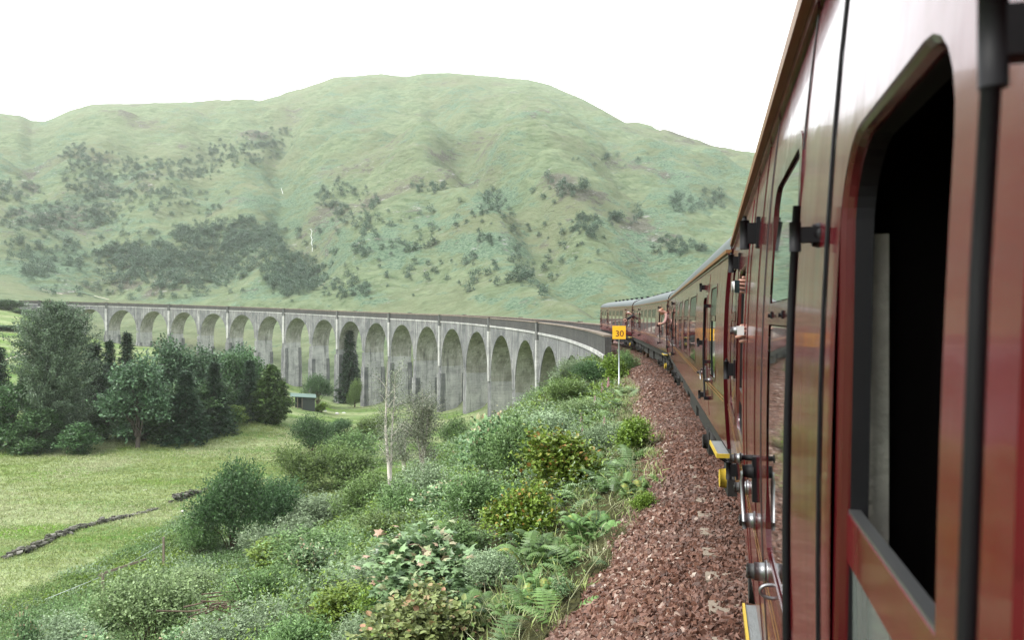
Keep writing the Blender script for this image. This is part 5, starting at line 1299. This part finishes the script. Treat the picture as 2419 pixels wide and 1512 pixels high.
rr = np.random.default_rng(4); LBH = ['one of many small dark bushy trees dotted over the hillside behind the viaduct']
for i, (y_, x_, z_, s_) in enumerate(HT[:295]):
    k_ = i % 4; o = pm[k_][0] if i < 4 else pm[k_][0].copy()
    if i >= 4: C.objects.link(o)
    o.location = (x_, y_, z_-.3); q = s_*(.75 if y_ < 400 else 1); o.scale = (q, q, q*(.9+.3*rr.random())); o.rotation_euler = (0, 0, rr.random()*6.28)
    tag(o, LBH[0], 'tree', 'trees scattered over the hillside')
print('hill trees', len(HT))
if len(HT) > 295:
    mb = MB(); R2 = np.random.default_rng(8)
    protos = []
    for k_ in range(4):
        V = np.concatenate(pm[k_][1].v); F_ = np.concatenate([f for f, *_ in pm[k_][1].f]); T = np.concatenate([t for _, t, _, _ in pm[k_][1].f]); sel = R2.random(len(F_)) < .8; protos.append((V, F_[sel], T[sel]))
    for (y_, x_, z_, s_) in HT[295:]:
        V, F_, T = protos[R2.integers(4)]; a = R2.random()*6.28; ca, sa = math.cos(a), math.sin(a); W_ = V*s_; W_ = np.stack([W_[:, 0]*ca-W_[:, 1]*sa, W_[:, 0]*sa+W_[:, 1]*ca, W_[:, 2]], -1)+(x_, y_, z_-.3); mb.add(W_, F_, tint=np.clip(T*.8+.2*R2.random(), 0, 1))
    tag(mb.build('woodland', MAT['leaf_hill']), 'dark scrub woodland in patches over the far hillside', 'woodland', kind='stuff')

# ------------------------------------------------------------------ people leaning out
def skin_mesh(name, nodes, edges, mat, parent, lv=2, root='pelvis'):
    me = bpy.data.meshes.new(name); ks = list(nodes); me.from_pydata([nodes[k][:3] for k in ks], [(ks.index(a), ks.index(b)) for a, b in edges], []); o = bpy.data.objects.new(name, me); C.objects.link(o); o.parent = parent
    md = o.modifiers.new('skin', 'SKIN')
    for i, k in enumerate(ks):
        rr_ = nodes[k][3]; rr_ = rr_ if isinstance(rr_, tuple) else (rr_, rr_); me.skin_vertices[0].data[i].radius = rr_
        me.skin_vertices[0].data[i].use_root = (k == root) if root in ks else (i == 0)
    o.modifiers.new('sub', 'SUBSURF').levels = lv; o.modifiers['sub'].render_levels = lv; md.use_smooth_shade = True; me.materials.append(mat); return o
def hand(nodes, edges, pre, wrist, dirv, palmn, s=1.0, curl=.9):
    """palm and five bent fingers added to a skin skeleton"""
    d = np.array(dirv, float); d /= np.linalg.norm(d); n_ = np.array(palmn, float); n_ -= d*(n_@d); n_ /= np.linalg.norm(n_); sd_ = np.cross(d, n_); w_ = np.array(wrist, float)
    nodes[pre+'palm'] = (*(w_+d*.05*s), (.020*s, .020*s)); edges.append((pre+'wrist', pre+'palm'))
    for i, (off, ln) in enumerate(((-.030, .062), (-.010, .074), (.010, .070), (.030, .055))):
        k_ = w_+d*(.088-.004*abs(i-1.3))*s+sd_*off*s; p1 = k_+(d*math.cos(curl*.5)+n_*math.sin(curl*.5))*ln*.5*s; p2 = p1+(d*math.cos(curl*1.4)+n_*math.sin(curl*1.4))*ln*.45*s; p3 = p2+(d*math.cos(curl*2.1)+n_*math.sin(curl*2.1))*ln*.3*s
        for j, (q, ra) in enumerate(((k_, .0105), (p1, .009), (p2, .008), (p3, .0068))): nodes[f'{pre}f{i}{j}'] = (*q, ra*s); edges.append((pre+'palm' if j == 0 else f'{pre}f{i}{j-1}', f'{pre}f{i}{j}'))
    t0 = w_+d*.03*s-sd_*.03*s+n_*.012*s; t1 = t0+(d*.6-sd_*.5+n_*.6)*.035*s; t2 = t1+(d*.8+n_*.6)*.028*s
    for j, (q, ra) in enumerate(((t0, .012), (t1, .010), (t2, .008))): nodes[f'{pre}t{j}'] = (*q, ra*s); edges.append((pre+'palm' if j == 0 else f'{pre}t{j-1}', f'{pre}t{j}'))
def person(label, base, rz, lean, head, hands, top, hair, hairlen, floor=-1.0, seated=False):
    """local x along the carriage (forward), y outward through the window, z up; origin at the window sill"""
    root = empty('person', base, rz); tag(root, label, 'person')
    chest = np.array(lean); pel = np.array([chest[0], chest[1]-.34, chest[2]-.36]); nk = chest+np.array([0, .10, .22]); hd = np.array(head)
    n = {'pelvis': (*pel, (.15, .12)), 'waist': (*(pel*.55+chest*.45), (.13, .11)), 'chest': (*chest, (.155, .12)), 'neck': (*nk, (.055, .055)), 'skull': (*hd, (.085, .098)), 'crown': (*(hd+np.array([0, .0, .075])), (.075, .085))}
    e = [('pelvis', 'waist'), ('waist', 'chest'), ('chest', 'neck'), ('neck', 'skull'), ('skull', 'crown')]; cl = dict(n); cl.pop('skull'); cl.pop('crown'); ce = e[:2]+[('chest', 'neck')]
    cl = {k: (*v[:3], (v[3][0]*1.1, v[3][1]*1.12)) for k, v in cl.items()}
    for sgn, el, wr, hdv, pn in hands:
        p = 'lr'[sgn > 0]; sh = chest+np.array([sgn*.18, .03, .10]); n[p+'sh'] = (*sh, (.062, .062)); n[p+'elbow'] = (*el, (.042, .042)); n[p+'wrist'] = (*wr, (.027, .024)); e += [('chest', p+'sh'), (p+'sh', p+'elbow'), (p+'elbow', p+'wrist')]
        hand(n, e, p, wr, hdv, pn); fw = np.array(el)*.35+np.array(wr)*.65
        cl[p+'sh'] = (*sh, (.072, .072)); cl[p+'elbow'] = (*el, (.052, .052)); cl[p+'cuff'] = (*fw, (.043, .043)); ce += [('chest', p+'sh'), (p+'sh', p+'elbow'), (p+'elbow', p+'cuff')]
    for sgn in (-1, 1):
        p = 'lr'[sgn > 0]; hp_ = pel+np.array([sgn*.10, 0, -.06]); kn = np.array([hp_[0], hp_[1]+.03, (hp_[2]+floor)/2]); ft = np.array([hp_[0], hp_[1], floor+.06]); to = ft+np.array([0, .17, -.03])
        n[p+'hip'] = (*hp_, (.09, .09)); n[p+'knee'] = (*kn, (.06, .06)); n[p+'ankle'] = (*ft, (.04, .04)); n[p+'toe'] = (*to, (.035, .03)); e += [('pelvis', p+'hip'), (p+'hip', p+'knee'), (p+'knee', p+'ankle'), (p+'ankle', p+'toe')]
        cl[p+'hip'] = (*hp_, (.10, .10)); cl[p+'knee'] = (*kn, (.072, .072)); cl[p+'ankle'] = (*ft, (.055, .055)); ce += [('pelvis', p+'hip'), (p+'hip', p+'knee'), (p+'knee', p+'ankle')]
    b_ = skin_mesh('body', n, e, MAT['skin'], root); skin_mesh('clothing', cl, ce, top, root)
    hc = hd+np.array([0, -.012, .05]); fd = unit(np.array([-.45, .9, 0.])); sd_ = np.array([fd[1], -fd[0], 0])
    hn = {'a': (*(hc+(0, -.0, .045)), .088), 'b': (*(hc-fd*.045+(0, 0, -.02)), .085), 'c': (*(hc-fd*.06+(0, 0, -.08-hairlen)), .05)}; skin_mesh('hair', hn, [('a', 'b'), ('b', 'c')], hair, root, root='a')
    m_ = MB(); nz = hd+fd*.092+np.array([0, 0, .0]); m_.tube([nz+(0, 0, .035), nz+fd*.022+np.array([0, 0, -.005]), nz+(0, 0, -.012)], [.008, .015, .010], n=8); m_.build('nose', MAT['skin'], root)
    for k_ in (-1, 1): q = hd+fd*.083+sd_*.032*k_+np.array([0, 0, .03]); MB().tube([q-fd*.008, q+fd*.006], [.011, .008], n=8).build('eye', MAT['black_iron'], root); q = hd+sd_*.09*k_; MB().tube([q+(0, 0, .025), q+sd_*.012*k_, q+(0, 0, -.03)], [.008, .014, .007], n=6).build('ear', MAT['skin'], root)
    MB().tube([hd+fd*.088+sd_*.022+np.array([0, 0, -.04]), hd+fd*.095+np.array([0, 0, -.042]), hd+fd*.088-sd_*.022+np.array([0, 0, -.04])], [.004, .008, .004], n=6).build('mouth', MAT['lip'], root)
    return root
def sill(k, lx, z_=2.02):
    """world place and turn of a window sill on carriage k"""
    sm = S0+20.3*k; d = 7.0/RC; xo, yo = tr(sm, -RC*(1-math.cos(d))); h = heading(sm); f_ = np.array([math.sin(h), math.cos(h)]); l_ = np.array([-math.cos(h), math.sin(h)])
    p = np.array([xo, yo])+f_*lx+l_*1.35; return (float(p[0]), float(p[1]), float(zt(sm))+z_), R_(90)-h
for k, lx in ((2, 8.85), (3, -HL+2.36), (1, 8.85), (2, -HL+2.36)):
    (a, b_, c_), h = sill(k, lx); print('door', k, lx, round(CX+a/b_*F), round(CY-(c_+.3-CZ)/b_*F))
ba, h = sill(2, 8.85)
person('person with white hair in a black top leaning out between the two farthest carriages', ba, h, (0, .02, .22), (-.02, .34, .50), [(-1, (-.30, .30, .22), (-.22, .52, .12), (.3, .5, -.2), (1, 0, 0)), (1, (.26, .28, .16), (.16, .44, .02), (-.3, .6, -.1), (-1, 0, .2))], MAT['black_cloth'], MAT['white_hair'], .02, floor=-.9)
ba, h = sill(1, 8.85)
person('person with brown hair in a pale pink top leaning out ahead of the second carriage', ba, h, (0, .0, .22), (0, .27, .48), [(-1, (-.24, .12, .10), (-.14, .26, .06), (.5, .6, 0), (1, 0, 0)), (1, (.24, .12, .10), (.12, .24, .06), (-.4, .5, 0), (-1, 0, 0))], MAT['pink_cloth'], MAT['brown_hair'], .10, floor=-.9)
# hands with cameras at the far door of the nearest carriage
ba, h = sill(0, X_(4.16), 1.85); RT = np.array([[math.cos(h), math.sin(h)], [-math.sin(h), math.cos(h)]])
def loc_(px, py, D): a = np.array(at(px, py, D)); q = RT@(a[:2]-np.array(ba[:2])); return np.array([q[0], q[1], a[2]-ba[2]])
c1 = loc_(1749, 781, 3.42); c2 = loc_(1741, 677, 3.95)
person('person inside the nearest carriage reaching both hands out of its far door window', ba, h, (.02, -.50, .30), (.0, -.33, .62), [(-1, (-.25, -.22, .22), tuple(c1+np.array([.16, -.075, -.03])), (-1, .30, .15), (0, 1, -.1)), (1, (.16, -.22, .42), tuple(c2+np.array([.16, -.09, .0])), (-1, .25, 0), (0, 1, .1))], MAT['grey_cloth'], MAT['brown_hair'], .03, floor=-.75)
def camera_thing(c, w_, l_, h_, body, lens, label, ll=.03):
    q = RT.T@c[:2]; o = empty('compact_camera', (float(ba[0]+q[0]), float(ba[1]+q[1]), float(ba[2]+c[2])), h); tag(o, label, 'camera')
    MB().box(-w_/2, w_/2, -l_/2, l_/2, -h_/2, h_/2).build('camera_body', body, o); MB().cyl((0, l_/2, 0), (0, l_/2+ll, 0), h_*.42, h_*.40, 18).build('lens', lens, o); return o
camera_thing(c1, .06, .030, .040, MAT['white_plastic'], MAT['chrome'], 'white compact camera held out in a hand beside the nearest carriage', .03)
camera_thing(c2, .022, .026, .066, MAT['dark_plastic'], MAT['white_plastic'], 'dark camera with a white lens held out of the same door window', .014)
